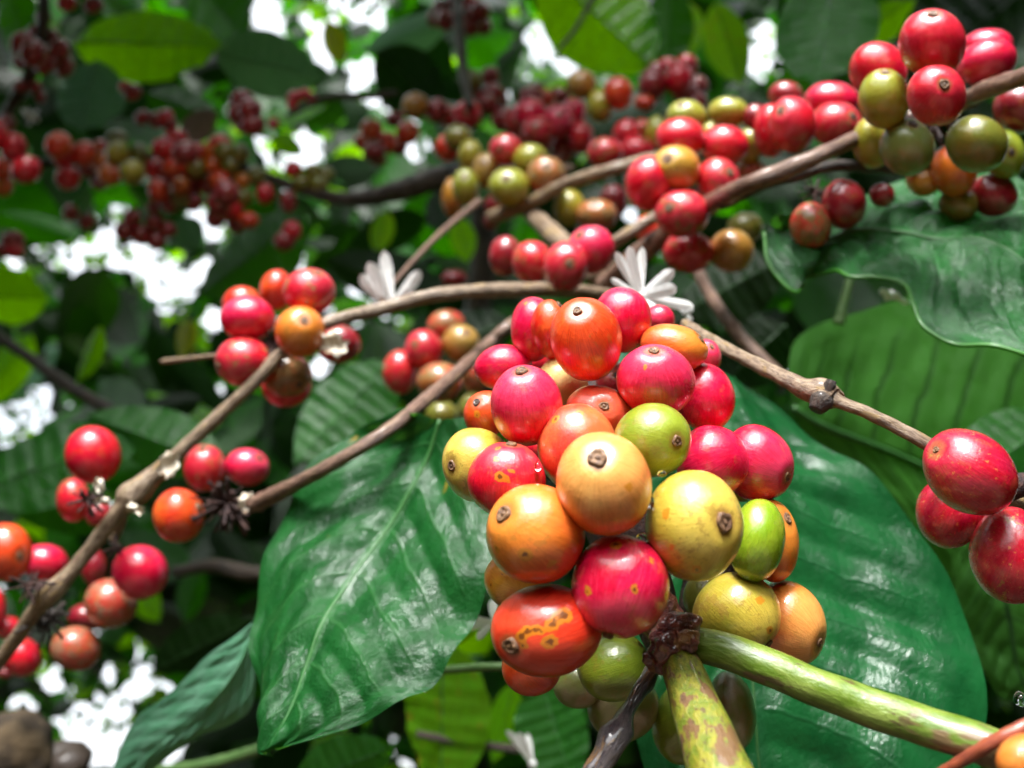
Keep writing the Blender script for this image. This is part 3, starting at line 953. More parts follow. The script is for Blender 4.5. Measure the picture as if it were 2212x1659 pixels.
branch('dark drooping twig behind the sky hole at the top', [(620,250,.6,6),(700,212,.6,7),(790,208,.6,8),(860,200,.6,6)], 'bark_dark', cat='twig', name='twig')
# orange twig in the corner
branch('orange brown twig crossing the bottom right corner', [(1960,1720,.118,12),(2060,1655,.113,13),(2130,1612,.110,14),(2180,1585,.109,15),(2240,1560,.109,16)], 'twig_orange', cat='twig', name='twig')
branch('dark purple stub beside the scurfy crimson cherry', [(2170,1060,.15,26),(2200,1050,.15,26),(2240,1040,.15,22)], 'wither', cat='twig', name='twig_stub')

# the fruiting branch in front: two green stems, purple bracts, an added dark core and a dead twig
fb = empty('fruiting_branch', P(1450, 1400, .132), 'forked green branch with brown blotches and purple bracts carrying the big cluster', 'branch')
def fpart(nm, ctrl, mat, **kw):
    V, Fc, A = tube_geo(ctrl, **kw)
    return mesh_obj(nm, V - np.array(fb.location), Fc, mat, parent=fb, attrs={'tube': A})
fpart('stem', [(1455,1395,.140,34),(1500,1392,.1345,36),(1560,1404,.1315,38),(1650,1437,.1285,40),(1760,1483,.125,41),(1870,1525,.122,42),(2000,1568,.118,42),(2120,1608,.114,44),(2290,1670,.108,46)], 'stem_green', seg=28, rough=.035)
fpart('stem', [(1468,1400,.137,38),(1472,1440,.131,44),(1490,1490,.1265,50),(1515,1560,.121,58),(1545,1640,.115,66),(1580,1730,.109,74)], 'stem_spotted', seg=28, rough=.04)
fpart('dead_twig', [(1415,1440,.136,15),(1392,1478,.133,18),(1362,1525,.130,16),(1345,1560,.128,24),(1330,1590,.126,32),(1300,1640,.124,26),(1260,1700,.122,24)], 'bark_wet', seg=18, rough=.12)
fpart('shade_core', [(1450,1420,.150,40),(1400,1280,.156,60),(1340,1150,.163,75),(1290,1000,.172,75),(1280,880,.18,65),(1290,780,.19,40)], 'wither', seg=18, rough=.12)  # added dark core, standing for the shade between the cherries
fpart('shade_core', [(1500,1400,.155,40),(1540,1260,.165,65),(1530,1100,.17,60)], 'wither', seg=14, rough=.12)

def lump(nm, x, y, Z, rx, ry, rz, mat, parent, seed, amp=.22, rot=0):
    U, Fc = sphere(48, 30)
    rad = 1 + amp * (wob3(U, 2.6, seed) + .6 * wob3(U, 6.0, seed + 2) + .3 * np.abs(wob3(U, 9.0, seed + 5)) + .07 * wob3(U, 23.0, seed + 7))
    C = P(x, y, Z); s = Z / F; a = R(rot)
    ax = (math.cos(a) * RT - math.sin(a) * UP) * rx * s
    ay = (math.sin(a) * RT + math.cos(a) * UP) * ry * s
    V = C + (U * rad[:, None]) @ np.stack([ax, ay, -FW * rz * s], 1).T
    if parent is None:
        return mesh_obj(nm, V, Fc, mat, loc=C)
    return mesh_obj(nm, V - np.array(parent.location), Fc, mat, parent=parent)
lump('bract', 1462, 1360, .133, 54, 34, 34, 'bract', fb, 1.3, .2, -25)
lump('bract', 1440, 1400, .1315, 44, 36, 30, 'bract', fb, 4.1, .24, -10)
lump('bract', 1425, 1432, .1315, 34, 22, 24, 'bract', fb, 7.7, .26, 20)
lump('bract', 1488, 1385, .130, 26, 24, 20, 'bract', fb, 9.2, .3, 40)
lump('bract', 1420, 1330, .145, 50, 50, 34, 'bract', fb, 2.2, .25, 0)

# withered flower clumps and bracts
def clump(label, x, y, Z, rpx, n, mat, seed, flakes=0, name='withered_flower_clump'):
    rr = random.Random(seed)
    parts = []
    C = P(x, y, Z)
    s = Z / F
    for i in range(n):
        a = rr.uniform(0, 6.28); e = rr.uniform(-1, 1)
        d = np.array([math.cos(a) * math.cos(e), math.sin(e), math.sin(a) * math.cos(e)])
        L = rpx * s * rr.uniform(.5, 1.1)
        p0 = C + d * L * .1
        bend = np.array([rr.uniform(-1, 1), rr.uniform(-1, 1), rr.uniform(-1, 0)]) * L * .4
        p1 = C + d * L * .55 + bend * .5; p2 = C + d * L + bend
        r0 = rpx * s * rr.uniform(.04, .085)
        parts.append(tube_geo([(*p0, r0), (*p1, r0 * .8), (*p2, r0 * rr.uniform(.6, 1.5))], n=7, seg=7, world=True, rough=.25))
    V, Fc, A = join_geo(parts)
    o = mesh_obj(name, V, Fc, mat, loc=C, attrs={'tube': A})
    tag(o, label, 'withered flowers')
    return o
clump('blackish withered flower clump at the end of the dark red branch', 492, 1088, .243, 62, 60, 'wither', 3)
clump('black withered flower bits on the left of the flaky knot', 190, 1080, .228, 34, 30, 'wither', 4)
clump('black withered bits beneath the side twig of the fork', 248, 1182, .236, 26, 26, 'wither', 5)
clump('black withered bits at the bottom left branch node', 60, 1265, .224, 40, 30, 'wither', 6)
clump('dark stalk tangle inside the red cluster at the twig bend', 592, 745, .252, 48, 50, 'wither', 8)
clump('dark twiggy tangle under the bottom left node', 105, 1335, .235, 50, 34, 'bark_dark', 9)
clump('dark stalk tangle inside the mixed cluster', 1490, 420, .283, 44, 46, 'wither', 10)
clump('dark stalk tangle behind the top right cherries', 2010, 250, .228, 66, 60, 'wither', 11)
clump('dark stalks holding the two cherries above the wavy leaf', 1760, 415, .238, 34, 26, 'wither', 12)
clump('brown bark shreds on the grey branch above its bend', 1180, 370, .42, 50, 50, 'bark_brown', 13)

# ------------------------------------------------------------------ leaves
LEAFSEED = [0]
def patch_leaf(label, stations, mat, nu=90, nv=26, und=.0012, nveins=9, dome=0.0, wave=0.0, wavef=5, name='coffee_leaf', cat='leaf', group='large coffee leaves', margin=False, ribmat=None):
    """stations: [(Lx,Ly,LZ, Mx,My,MZ, Rx,Ry,RZ)] along the blade"""
    LEAFSEED[0] += 1
    S = []
    for st in stations:
        S.append(np.concatenate([P(*st[0:3]), P(*st[3:6]), P(*st[6:9])]))
    Q = catmull(S, nu)
    Lp, Mp, Rp = Q[:, :3], Q[:, 3:6], Q[:, 6:9]
    V = []; st = []
    s_ = np.linspace(0, 1, nu)
    for i in range(nu):
        for j in range(-nv, nv + 1):
            t = j / nv; a = abs(t)
            E = Lp[i] if t < 0 else Rp[i]
            V.append(Mp[i] * (1 - a) + E * a)
            st.append((s_[i], t, LEAFSEED[0]))
    V = np.array(V); st = np.array(st)
    W = 2 * nv + 1
    G = V.reshape(nu, W, 3)
    du = np.gradient(G, axis=0); dv = np.gradient(G, axis=1)
    nn = np.cross(du, dv); nn /= np.linalg.norm(nn, axis=2)[..., None] + 1e-12
    # smooth the normal across the fold
    nm = nn.mean(axis=1, keepdims=True); nm /= np.linalg.norm(nm, axis=2)[..., None]
    nn = nn * .4 + nm * .6
    # face the camera
    if np.mean(nn.reshape(-1, 3) @ FW) > 0: nn = -nn
    tt = st[:, 1].reshape(nu, W); ss = st[:, 0].reshape(nu, W); a = np.abs(tt)
    phase = ss * nveins - a ** 1.3 * nveins * .28
    bul = np.abs(np.sin(np.pi * (phase + .5 - .5 * 0))) ** .8
    fr = phase - np.floor(phase)
    bul = np.sin(np.pi * fr) ** .7           # 0 on veins (fr = 0) and swollen between
    env = np.clip(a / .12, 0, 1) * np.clip((1.02 - a) / .3, 0, 1)
    d = und * (bul - .5) * env + dome * 4 * a * (1 - a) * .25 + wave * np.sin(ss * wavef * 6.28 + np.sign(tt) * 1.3 + LEAFSEED[0]) * a ** 3
    d += und * 1.6 * np.sin(ss * 9.0 + tt * 2.3 + LEAFSEED[0]) * np.sin(tt * 5.1 - ss * 4 + LEAFSEED[0] * 2) * (1 - .5 * a)
    d += und * .7 * (np.sin(ss * 23 + tt * 9 + LEAFSEED[0]) * np.cos(tt * 17 - ss * 11))*.35
    G = G + nn * d[..., None]
    V = G.reshape(-1, 3)
    Fc = [(i * W + j, i * W + j + 1, (i + 1) * W + j + 1, (i + 1) * W + j) for i in range(nu - 1) for j in range(W - 1)]
    # phase in material uses fract at .5 for veins -> shift s so both agree
    st2 = st.copy(); st2[:, 0] += .5 / nveins
    loc = Mp[nu // 2]
    o = mesh_obj(name, V, Fc, mat, loc=loc, attrs={'st': st2})
    tag(o, label, cat, group)
    # midrib: a real raised rib
    mid = G[:, nv, :]
    wid = np.linalg.norm(Rp - Lp, axis=1).max()
    ctrl = [(*mid[i], wid * .0085 * (1 - .75 * i / nu)) for i in range(0, nu, 6)]
    Vr, Fr, Ar = tube_geo(ctrl, n=50, seg=8, world=True, rough=.02)
    rb = mesh_obj('midrib', Vr - loc, Fr, ribmat or 'rib', parent=o, attrs={'tube': Ar})
    if margin:
        ed = G[:, 0, :]
        ctrl = [(*ed[i], .0006) for i in range(0, nu, 3)]
        Vr, Fr, Ar = tube_geo(ctrl, n=nu, seg=6, world=True, rough=.02)
        mesh_obj('leaf_margin', Vr - loc, Fr, 'margin', parent=o, attrs={'tube': Ar})
    return o
simple_mat('margin', (.04, .18, .02), (.07, .28, .03), .35, 2, bumps=.1, long=.3, dist=.0003, trans=(.15, .5, .03), coat=.6)
simple_mat('rib', (.025, .11, .022), (.05, .16, .04), .4, 2, bumps=.2, long=.3, dist=.0003)
simple_mat('rib_dark', (.02, .08, .02), (.04, .12, .03), .4, 2, bumps=.2, long=.3, dist=.0003)

# big blade under the cluster
patch_leaf('large deep green leaf with pale midrib hanging left of the big cluster', [
 (870,880,0.218,955,905,0.217,1040,900,0.213),
 (780,925,0.228,935,985,0.217,1085,1000,0.206),
 (700,975,0.226,890,1060,0.212,1090,1110,0.198),
 (645,1055,0.222,840,1130,0.207,1078,1200,0.189),
 (598,1150,0.216,785,1205,0.201,1052,1275,0.185),
 (562,1240,0.208,735,1285,0.194,1015,1350,0.181),
 (543,1340,0.2,690,1360,0.186,975,1420,0.176),
 (545,1430,0.192,655,1435,0.18,925,1485,0.172),
 (558,1510,0.185,625,1505,0.175,860,1525,0.17),
 (567,1580,0.18,600,1570,0.172,740,1575,0.168),
 (578,1634,0.175,582,1632,0.171,592,1628,0.17)], 'leaf_big', und=.0012, nveins=8, dome=.004, wave=.0012)
# leaf to the right, behind the cluster
patch_leaf('large blue green leaf with ridged blade right of and behind the big cluster', [
 (1440,780,0.2240,1540,800,0.2300,1600,825,0.2440),
 (1380,900,0.2182,1545,880,0.2242,1668,862,0.2370),
 (1340,1020,0.2124,1552,970,0.2184,1735,930,0.2300),
 (1330,1140,0.2065,1562,1060,0.2125,1800,975,0.2229),
 (1330,1260,0.2007,1575,1150,0.2067,1880,1030,0.2159),
 (1340,1380,0.1949,1590,1245,0.2009,1960,1120,0.2089),
 (1350,1480,0.1891,1605,1345,0.1951,2030,1220,0.2019),
 (1370,1580,0.1833,1618,1445,0.1893,2085,1320,0.1949),
 (1400,1680,0.1775,1628,1545,0.1835,2115,1430,0.1879),
 (1450,1760,0.1716,1640,1650,0.1776,2130,1560,0.1808),
 (1520,1830,0.1658,1660,1760,0.1718,2090,1720,0.1738),
 (1600,1900,0.1600,1700,1880,0.1660,1900,1860,0.1668)], 'leaf_side', und=.0017, nveins=9, dome=.003, wave=.0008, ribmat='rib_dark')
# broad leaf seen from below
patch_leaf('broad dull green leaf underside with dark veins behind the knotted branch', [
 (1700,830,0.3100,1712,880,0.3100,1745,960,0.3150),
 (1712,745,0.3130,1780,920,0.3110,1830,1040,0.3170),
 (1770,700,0.3170,1870,955,0.3130,1930,1140,0.3180),
 (1850,676,0.3210,1960,990,0.3150,2030,1230,0.3180),
 (1960,640,0.3250,2060,1035,0.3150,2110,1330,0.3150),
 (2080,600,0.3250,2150,1080,0.3130,2190,1430,0.3110),
 (2200,580,0.3250,2240,1130,0.3110,2270,1480,0.3090),
 (2300,620,0.3250,2330,1180,0.3100,2350,1480,0.3070)], 'leaf_under', und=.0008, nveins=8, dome=.003)
# wavy glossy leaf
patch_leaf('wavy glossy wet leaf with curled light edge on the right', [
 (1648,505,0.236,1655,485,0.238,1690,470,0.242),
 (1660,570,0.231,1700,500,0.238,1740,455,0.247),
 (1712,628,0.226,1755,505,0.237,1800,432,0.252),
 (1735,615,0.229,1800,510,0.236,1850,420,0.255),
 (1752,582,0.231,1850,505,0.235,1910,405,0.257),
 (1800,575,0.226,1900,500,0.232,1970,390,0.258),
 (1835,600,0.221,1950,500,0.23,2040,375,0.258),
 (1890,597,0.217,2000,505,0.227,2110,370,0.257),
 (1950,614,0.213,2050,515,0.224,2170,380,0.255),
 (1972,660,0.206,2095,530,0.22,2230,400,0.25),
 (1995,705,0.2,2140,550,0.216,2290,430,0.245),
 (2060,740,0.195,2190,580,0.21,2340,470,0.24),
 (2140,755,0.19,2250,630,0.205,2390,520,0.235),
 (2230,795,0.186,2320,700,0.2,2440,600,0.228)], 'leaf_gloss', nu=150, margin=True, und=.0022, nveins=9, dome=.003, wave=.0006, wavef=4)
# lower left blade
patch_leaf('narrow bluish leaf slanting down in the lower left', [
 (545,1345,.235, 548,1360,.235, 552,1400,.235),
 (500,1380,.235, 525,1420,.232, 550,1500,.235),
 (450,1415,.238, 490,1480,.233, 535,1540,.235),
 (400,1465,.24, 445,1530,.235, 490,1570,.238),
 (350,1510,.243, 395,1575,.238, 430,1590,.24),
 (300,1545,.246, 345,1615,.24, 385,1620,.243),
 (265,1600,.248, 300,1655,.243, 335,1660,.246),
 (235,1680,.25, 255,1700,.246, 280,1700,.25)], 'leaf_sheen_tint', und=.0006, nveins=8, dome=.001, nu=60)
patch_leaf('light green leaf with an orange spot at the right edge', [
 (2060,1150,0.2800,2150,1120,0.2800,2260,1080,0.2800),
 (2058,1260,0.2800,2165,1240,0.2750,2290,1200,0.2800),
 (2085,1370,0.2780,2180,1360,0.2730,2290,1340,0.2800),
 (2125,1450,0.2750,2200,1450,0.2700,2290,1450,0.2750),
 (2160,1510,0.2730,2225,1520,0.2700,2290,1530,0.2730)], 'leaf_under', und=.0014, nveins=7, dome=.002, nu=50, nv=16)

def blade(b, t_, wid, roll=0, curl=.12, fold=.25, nu=22, nv=5, seed=0, wave=.02, blunt=False):
    """a coffee leaf from world point b to t_: elliptic, pointed, folded and drooping. returns V, F, st"""
    b = np.asarray(b, float); t_ = np.asarray(t_, float)
    ax = t_ - b; L = np.linalg.norm(ax); ax /= L
    side = np.cross(ax, FW); 
    if np.linalg.norm(side) < .05: side = np.cross(ax, RT)
    side /= np.linalg.norm(side)
    nr = np.cross(side, ax)
    c, s = math.cos(roll), math.sin(roll)
    side, nr = side * c + nr * s, nr * c - side * s
    u = np.linspace(0, 1, nu)
    prof = np.where(u < .86, np.sin(np.pi * np.clip(u, 0, 1) ** .82) ** .75, 0)
    tipw = np.sin(np.pi * .86 ** .82) ** .75
    prof = np.where(u >= .86, tipw * ((1 - u) / .14) ** 1.25, prof)
    if blunt: prof = (.35 + .65 * u ** .7) * (1 - u ** 7) ** .6
    prof = np.maximum(prof, .012)
    V = []; st = []
    for i in range(nu):
        cen = b + ax * L * u[i] + nr * (-curl * L * (u[i] ** 2 - u[i] * .25))
        for j in range(-nv, nv + 1):
            t = j / nv
            hw = wid / 2 * prof[i]
            off = side * hw * t + nr * (fold * hw * abs(t) + wave * wid * math.sin(u[i] * 26 + seed + t * 1.5) * abs(t) ** 2 + .012 * wid * math.sin(u[i] * 60))
            V.append(cen + off); st.append((u[i], t, seed % 17))
    W = 2 * nv + 1
    Fc = [(i * W + j, i * W + j + 1, (i + 1) * W + j + 1, (i + 1) * W + j) for i in range(nu - 1) for j in range(W - 1)]
    return np.array(V), Fc, np.array(st)

OCC = []    # leaf things
def leaf(label, bx, by, bZ, tx, ty, tZ, wpx, mat, roll=0, curl=.08, fold=.25, group='smaller coffee leaves behind the fruit'):
    LEAFSEED[0] += 1
    b = P(bx, by, bZ); t_ = P(tx, ty, tZ)
    wid = wpx * (bZ + tZ) / 2 / F
    V, Fc, st = blade(b, t_, wid, R(roll), curl, fold, 36, 9, LEAFSEED[0] * 1.7)
    o = mesh_obj('coffee_leaf', V, Fc, mat, loc=b, attrs={'st': st})
    tag(o, label, 'leaf', group)
    mid = V.reshape(36, 19, 3)[:, 9]
    ctrl = [(*mid[i], wid * .013 * (1 - .8 * i / 36)) for i in range(0, 36, 5)]
    Vr, Fr, Ar = tube_geo(ctrl, n=24, seg=6, world=True, rough=.02)
    mesh_obj('midrib', Vr - b, Fr, 'rib_dark' if mat != 'leaf_sheen_tint' else 'rib', parent=o, attrs={'tube': Ar})
    return o

LV = [
('bright backlit leaf with a pointed tip in the top left', 160,88,.56,495,106,.54,165,'leaf_backlit_tint'),
('bluish glossy leaf right of the bright backlit top left leaf', 465,118,.55,705,168,.55,140,'leaf_sheen_tint'),
('pale green folded leaf above the leftmost knot', 205,130,.55,180,295,.53,150,'leaf_sheen_tint'),
('broad sunlit leaf crossed by a dark stalk at the top', 1170,-80,.52,1425,165,.50,215,'leaf_backlit_tint'),
('dark green broad leaf hanging from the top right of the spotted leaf', 1800,-80,.42,1765,200,.40,215,'leaf'),
('yellow spotted leaf beside the sky hole at the top', 1545,5,.5,1602,190,.5,95,'leaf_spotty'),
('second yellow spotted leaf, left of the other one', 1470,0,.55,1490,130,.55,80,'leaf_spotty'),
('dull green leaf under the olive knot', 655,462,.5,430,650,.5,170,'leaf'),
('green leaf hanging below the scabby cluster', 840,780,.40,640,1010,.38,190,'leaf'),
('green leaf at the left edge in the middle', -70,640,.5,110,645,.5,125,'leaf_backlit_tint'),
('green leaf behind the lone red cherry on the left', -60,1060,.40,330,930,.42,190,'leaf'),
('green leaf below the lone red cherry on the left', -60,1000,.45,250,1140,.45,170,'leaf'),
('green leaf behind the bent branch left of the dark red branch', 470,1000,.40,190,895,.42,140,'leaf'),
('yellow green backlit leaf with dark veins at the bottom', 955,1380,.36,955,1740,.36,210,'leaf_spotty'),
('dark green leaf at the bottom right of the yellow green one', 1170,1470,.34,1240,1720,.33,170,'leaf'),
('slim bright leaf at the bottom behind the stalk', 1110,1480,.42,1065,1650,.42,70,'leaf_backlit_tint'),
('dark leaf at the top beside the first sky hole', 400,-60,.6,545,100,.58,180,'leaf'),
('green leaf in the top left corner', 10,-60,.6,75,170,.6,100,'leaf'),
('dark bluish leaf behind the loose row of cherries', 815,110,.55,965,250,.55,140,'leaf_shade_tint'),
('small bright leaf above the bent branch', 985,470,.5,1012,570,.5,60,'leaf_backlit_tint'),
('tiny yellow green leaf left of the thin twig', 835,455,.6,812,550,.6,52,'leaf_spotty'),
('lime leaf tip between the sky holes on the left', 590,290,.6,655,335,.6,48,'leaf_backlit_tint'),
('lime leaf with a white glint left of the dry twig', 215,705,.55,170,830,.55,60,'leaf_backlit_tint'),
('yellow leaf above the dry twig', 410,690,.6,392,775,.6,60,'leaf_yellow'),
('yellow leaf between the top sky holes', 705,45,.6,738,140,.6,55,'leaf_yellow'),
('slim lime leaf above the dark red branch', 818,780,.42,838,925,.42,42,'leaf_backlit_tint'),
('lime leaf beside the bottom left dusky cherries', 270,1240,.5,345,1345,.5,70,'leaf_backlit_tint'),
('bright leaf left of the top right cherries', 1830,85,.5,1975,5,.5,95,'leaf_backlit_tint'),
('small bright leaf behind the top right cluster', 1850,190,.5,1900,130,.5,60,'leaf_backlit_tint'),
('green leaf under the bright backlit top left leaf', 320,200,.6,470,255,.6,100,'leaf'),
('pale leaf tip next to the lower sky hole', 385,470,.5,432,540,.5,70,'leaf_sheen_tint'),
('wide dark leaf behind the top right cluster', 2260,-60,.5,1890,235,.45,260,'leaf_shade_tint'),
('teal leaf between the broad sunlit and the spotted leaves', 1450,-30,.5,1435,170,.5,110,'leaf'),
('brown dry curled leaf above the middle knot', 385,305,.58,472,238,.56,60,'leaf_dry'),
('dark leaf behind the dusky crimson trio', 2290,900,.3,2060,1060,.28,180,'leaf'),
('dark leaf behind the wavy glossy leaf', 2300,330,.4,1850,520,.36,260,'leaf_shade_tint'),
('dark leaf under the mixed cluster', 1690,560,.34,1450,690,.36,150,'leaf_shade_tint'),
('dark leaf behind the top of the big cluster', 1700,700,.36,1560,830,.36,160,'leaf_shade_tint'),
('leaf between the sky holes above the bent branch', 960,640,.5,700,560,.5,120,'leaf_shade_tint'),
('dark leaf in the gap under the bent branch', 1100,690,.42,860,800,.42,150,'leaf_shade_tint'),
('green leaf along the bottom edge under the large leaf', 640,1700,.3,860,1600,.3,130,'leaf'),
('dull leaf behind the side of the narrow bluish leaf', 330,1450,.45,560,1330,.45,110,'leaf_shade_tint'),
]
for (lb, bx, by, bZ, tx, ty, tZ, wp, mt) in LV:
    if bZ >= .5: bZ *= 1.3; tZ *= 1.3
    leaf(lb, bx, by, bZ, tx, ty, tZ, wp, mt, roll=random.uniform(-25, 25), curl=random.uniform(.02, .12), fold=random.uniform(.1, .4))

# dry flakes
def flake(label, x, y, Z, w_, h_, rot, mat='flake', seed=1.0):
    n = 14
    a = R(rot); s = Z / F
    V = []
    for i in range(n):
        for j in range(n):
            p = (i / (n - 1) - .5) * 2; q = (j / (n - 1) - .5) * 2
            k = 1 - .25 * abs(p * q) + .12 * math.sin(5 * p + seed * 3) + .1 * math.cos(7 * q + seed)
            px = p * w_ / 2 * k; py = q * h_ / 2 * (k + .1 * math.sin(9 * p))
            X = px * math.cos(a) - py * math.sin(a); Y = px * math.sin(a) + py * math.cos(a)
            V.append(P(x + X, y + Y, Z + s * w_ * .18 * math.sin(p * 3 + seed) * math.cos(q * 2.5)))
    Fc = [(i * n + j, i * n + j + 1, (i + 1) * n + j + 1, (i + 1) * n + j) for i in range(n - 1) for j in range(n - 1)]
    o = mesh_obj('dry_leaf_scrap', V, Fc, mat, loc=P(x, y, Z))
    return tag(o, label, 'dry scrap')
flake('beige dry scrap stuck to the dark red cherry of the twig bend cluster', 718, 742, .243, 60, 50, 35, seed=1.0)
flake('white dry scrap stuck beside the flaky knot', 366, 1006, .230, 46, 62, 25, seed=2.0)
flake('pale yellow dry bract under the lone red cherry', 212, 1048, .228, 24, 36, -10, seed=3.0)
flake('pale flake below the yellow bract of the flaky knot', 222, 1082, .227, 38, 16, -8, seed=4.0)
flake('tan flake on the lower side of the flaky knot', 290, 1098, .226, 40, 20, 20, seed=5.5)
flake('cream leaf scar at the end of the dark red branch', 533, 1085, .228, 34, 40, 20, seed=6.5)

# white flowers
def flower(label, x, y, Z, petals, throat=None):
    o = empty('coffee_flower', P(x, y, Z), label, 'flower', None)
    for k, (tx, ty, wp) in enumerate(petals):
        b = P(x, y, Z); t_ = P(tx, ty, Z * (1 - .02 * math.sin(k * 2.1)))
        V, Fc, st = blade(b, t_ + (t_ - b) * .08, wp * 1.0 * Z / F, R(12 * math.sin(k * 3)), .16, .25, 16, 4, k, wave=.03, blunt=True)
        # blunt petal: widen the tip
        mesh_obj('petal', V - b, Fc, 'petal', parent=o)
    lump('throat', x, y, Z * .998, 9, 9, 9, 'petal', o, 2.0, .1)
    return o
flower('white star shaped flower behind the top of the big cluster', 1385, 640, .205, [(1332,552,26),(1358,538,28),(1385,545,26),(1450,588,34),(1458,622,36),(1484,662,30),(1322,606,20),(1440,690,24)])
flower('white flower against the sky gap above the bent branch', 845, 665, .29, [(785,600,40),(800,572,36),(832,556,34),(905,592,34),(890,630,30),(788,672,22)])
flower('small white flower by the left edge of the scarred cherry', 1068, 1345, .215, [(1008,1352,26),(1030,1378,22),(1064,1300,24),(1090,1380,22),(1022,1335,16)])
flower('curved white petals near the bottom middle', 1150, 1650, .30, [(1098,1578,18),(1120,1580,22),(1140,1590,16)])
flower('small blurred white flower in the upper left', 66, 250, .6, [(48,238,14),(60,228,14),(80,242,14),(84,262,12),(66,275,12)])
flower('blurred white petal cluster under the wavy leaf', 1935, 640, .26, [(1900,628,18),(1905,645,16),(1925,630,14),(1960,655,16)])
flower('tiny white flower left of the pink scurf free cherries', 1480, 672, .215, [(1460,660,14),(1500,668,14),(1492,688,12)])

# woody lump in the corner
o = lump('woody_stump', 15, 1640, .36, 95, 95, 90, 'drywood', None, 3.3, .12); tag(o, 'brown woody stump in the bottom left corner', 'stump')
o = lump('woody_stump', 140, 1655, .40, 55, 50, 50, 'bark_dark', None, 5.3, .15); tag(o, 'small blackish stump right of the brown one', 'stump')

# water drops
m, t = new_mat('water')
g = N(t, 'ShaderNodeBsdfGlass'); g.inputs['IOR'].default_value = 1.33; g.inputs['Roughness'].default_value = 0
finish(t, g.outputs[0]); MATS['water'] = m
def drop(label, x, y, Z, r, squash=1.0):
    U, Fc = sphere(24, 16)
    C = P(x, y, Z); s = Z / F * r
    U2 = U.copy(); U2[:, 2] = np.where(U[:, 2] > 0, U[:, 2] * (1 + .35 * U[:, 2] ** 3), U[:, 2])
    V = C + U2 * s * np.array([1, 1, squash])
    tag(mesh_obj('water_drop', V, Fc, 'water', loc=C), label, 'water drop', 'water drops on the fruit')
drop('water drop hanging from the lowest orange red cherry', 1172, 1440, .1345, 17, .9)
drop('water bead in the crease between the peach and yellow cherries', 1405, 1085, .1245, 9, 1.8)
drop('water bead on top of the crimson cherry with ring spots', 1388, 1163, .1265, 15, .7)
drop('water bead between the bruised orange and crimson cherries', 1246, 1186, .1245, 9, 1.3)
drop('water bead under the round navel green cherry', 1430, 1024, .1265, 10, .6)
drop('water drop hanging at the right edge near the orange twig', 2205, 1512, .15, 14)
drop('water bead over the blisters of the red cherry', 1162, 1008, .134, 8, 1.4)
drop('water bead on the crown of the scarred cherry', 1205, 1272, .1265, 12, .5)

# ------------------------------------------------------------------ foliage masses
GAPS = [ # open sky, photo pixels: cx cy rx ry rot
 (573,42,22,44,0),(700,60,26,36,20),(690,105,22,30,10),(745,-5,40,24,0),(785,20,36,24,-30),(783,158,22,40,0),(812,222,22,18,40),
 (832,240,12,8,0),(1138,68,16,12,0),(1150,108,22,14,0),(1185,92,44,34,20),(1222,125,30,36,-20),(1232,150,16,20,0),(940,93,11,12,0),
 (1080,184,9,10,0),(1160,60,12,18,0),(1610,85,10,22,-10),(1640,110,34,42,0),(1664,62,14,26,0),(560,302,22,12,20),(590,325,28,16,30),(606,355,28,16,30),
 (655,318,22,42,10),(895,318,12,22,0),(880,338,14,13,0),(905,340,12,16,0),(440,478,20,36,-15),(452,505,14,16,0),(30,277,15,14,0),(105,382,14,9,0),
 (28,210,14,10,30),(160,560,70,24,0),(250,545,50,30,0),(320,570,44,36,0),(380,610,38,34,20),(365,655,26,30,0),(20,573,16,12,0),(120,548,30,20,0),
 (620,572,40,24,0),(600,600,20,20,0),(820,600,60,44,0),(690,792,14,22,0),(455,690,20,24,20),(480,700,20,18,0),(66,880,30,36,20),(30,915,44,34,0),(10,960,16,20,0),
 (200,1590,80,80,20),(235,1535,50,40,0),(280,1500,16,22,20),(366,1495,22,16,0),(310,1480,20,20,30),(375,1585,34,24,20),(60,1525,44,18,0),(110,1480,20,20,0),
 (1562,610,14,11,20),(1280,415,9,9,0),(1365,465,10,18,10),(270,835,12,6,-20),(245,1105,26,12,-20),(100,1460,14,14,0),(170,1330,8,10,0),
 (355,1395,10,9,0),(5,30,10,24,0),(1052,1390,10,9,0),(1090,1475,10,14,0),(800,1545,9,9,0),(820,1620,12,16,0),(590,1240,9,8,0),
 (240,1375,12,10,0),(1480,40,9,8,0),(660,40,10,20,0),(2090,160,7,10,0),(1700,168,7,7,0)]
_r = random.Random(77)
for _ in range(70):      # sky pinholes added between the leaves to stand in for blurred water glints
    x_, y_ = (_r.uniform(0, 900), _r.uniform(650, 1659)) if _r.random() < .65 else (_r.uniform(0, 2212), _r.uniform(0, 500))
    GAPS.append((x_, y_, _r.uniform(4, 8), _r.uniform(4, 9), 0))
GA = np.array(GAPS, float)
def in_gap(x, y, m=1.0):
    dx = x[:, None] - GA[None, :, 0]; dy = y[:, None] - GA[None, :, 1]
    a = np.radians(GA[:, 4]); c, s = np.cos(a), np.sin(a)
    u = (dx * c + dy * s) / (GA[:, 2] * m); v = (-dx * s + dy * c) / (GA[:, 3] * m)
    return ((u * u + v * v) < 1).any()

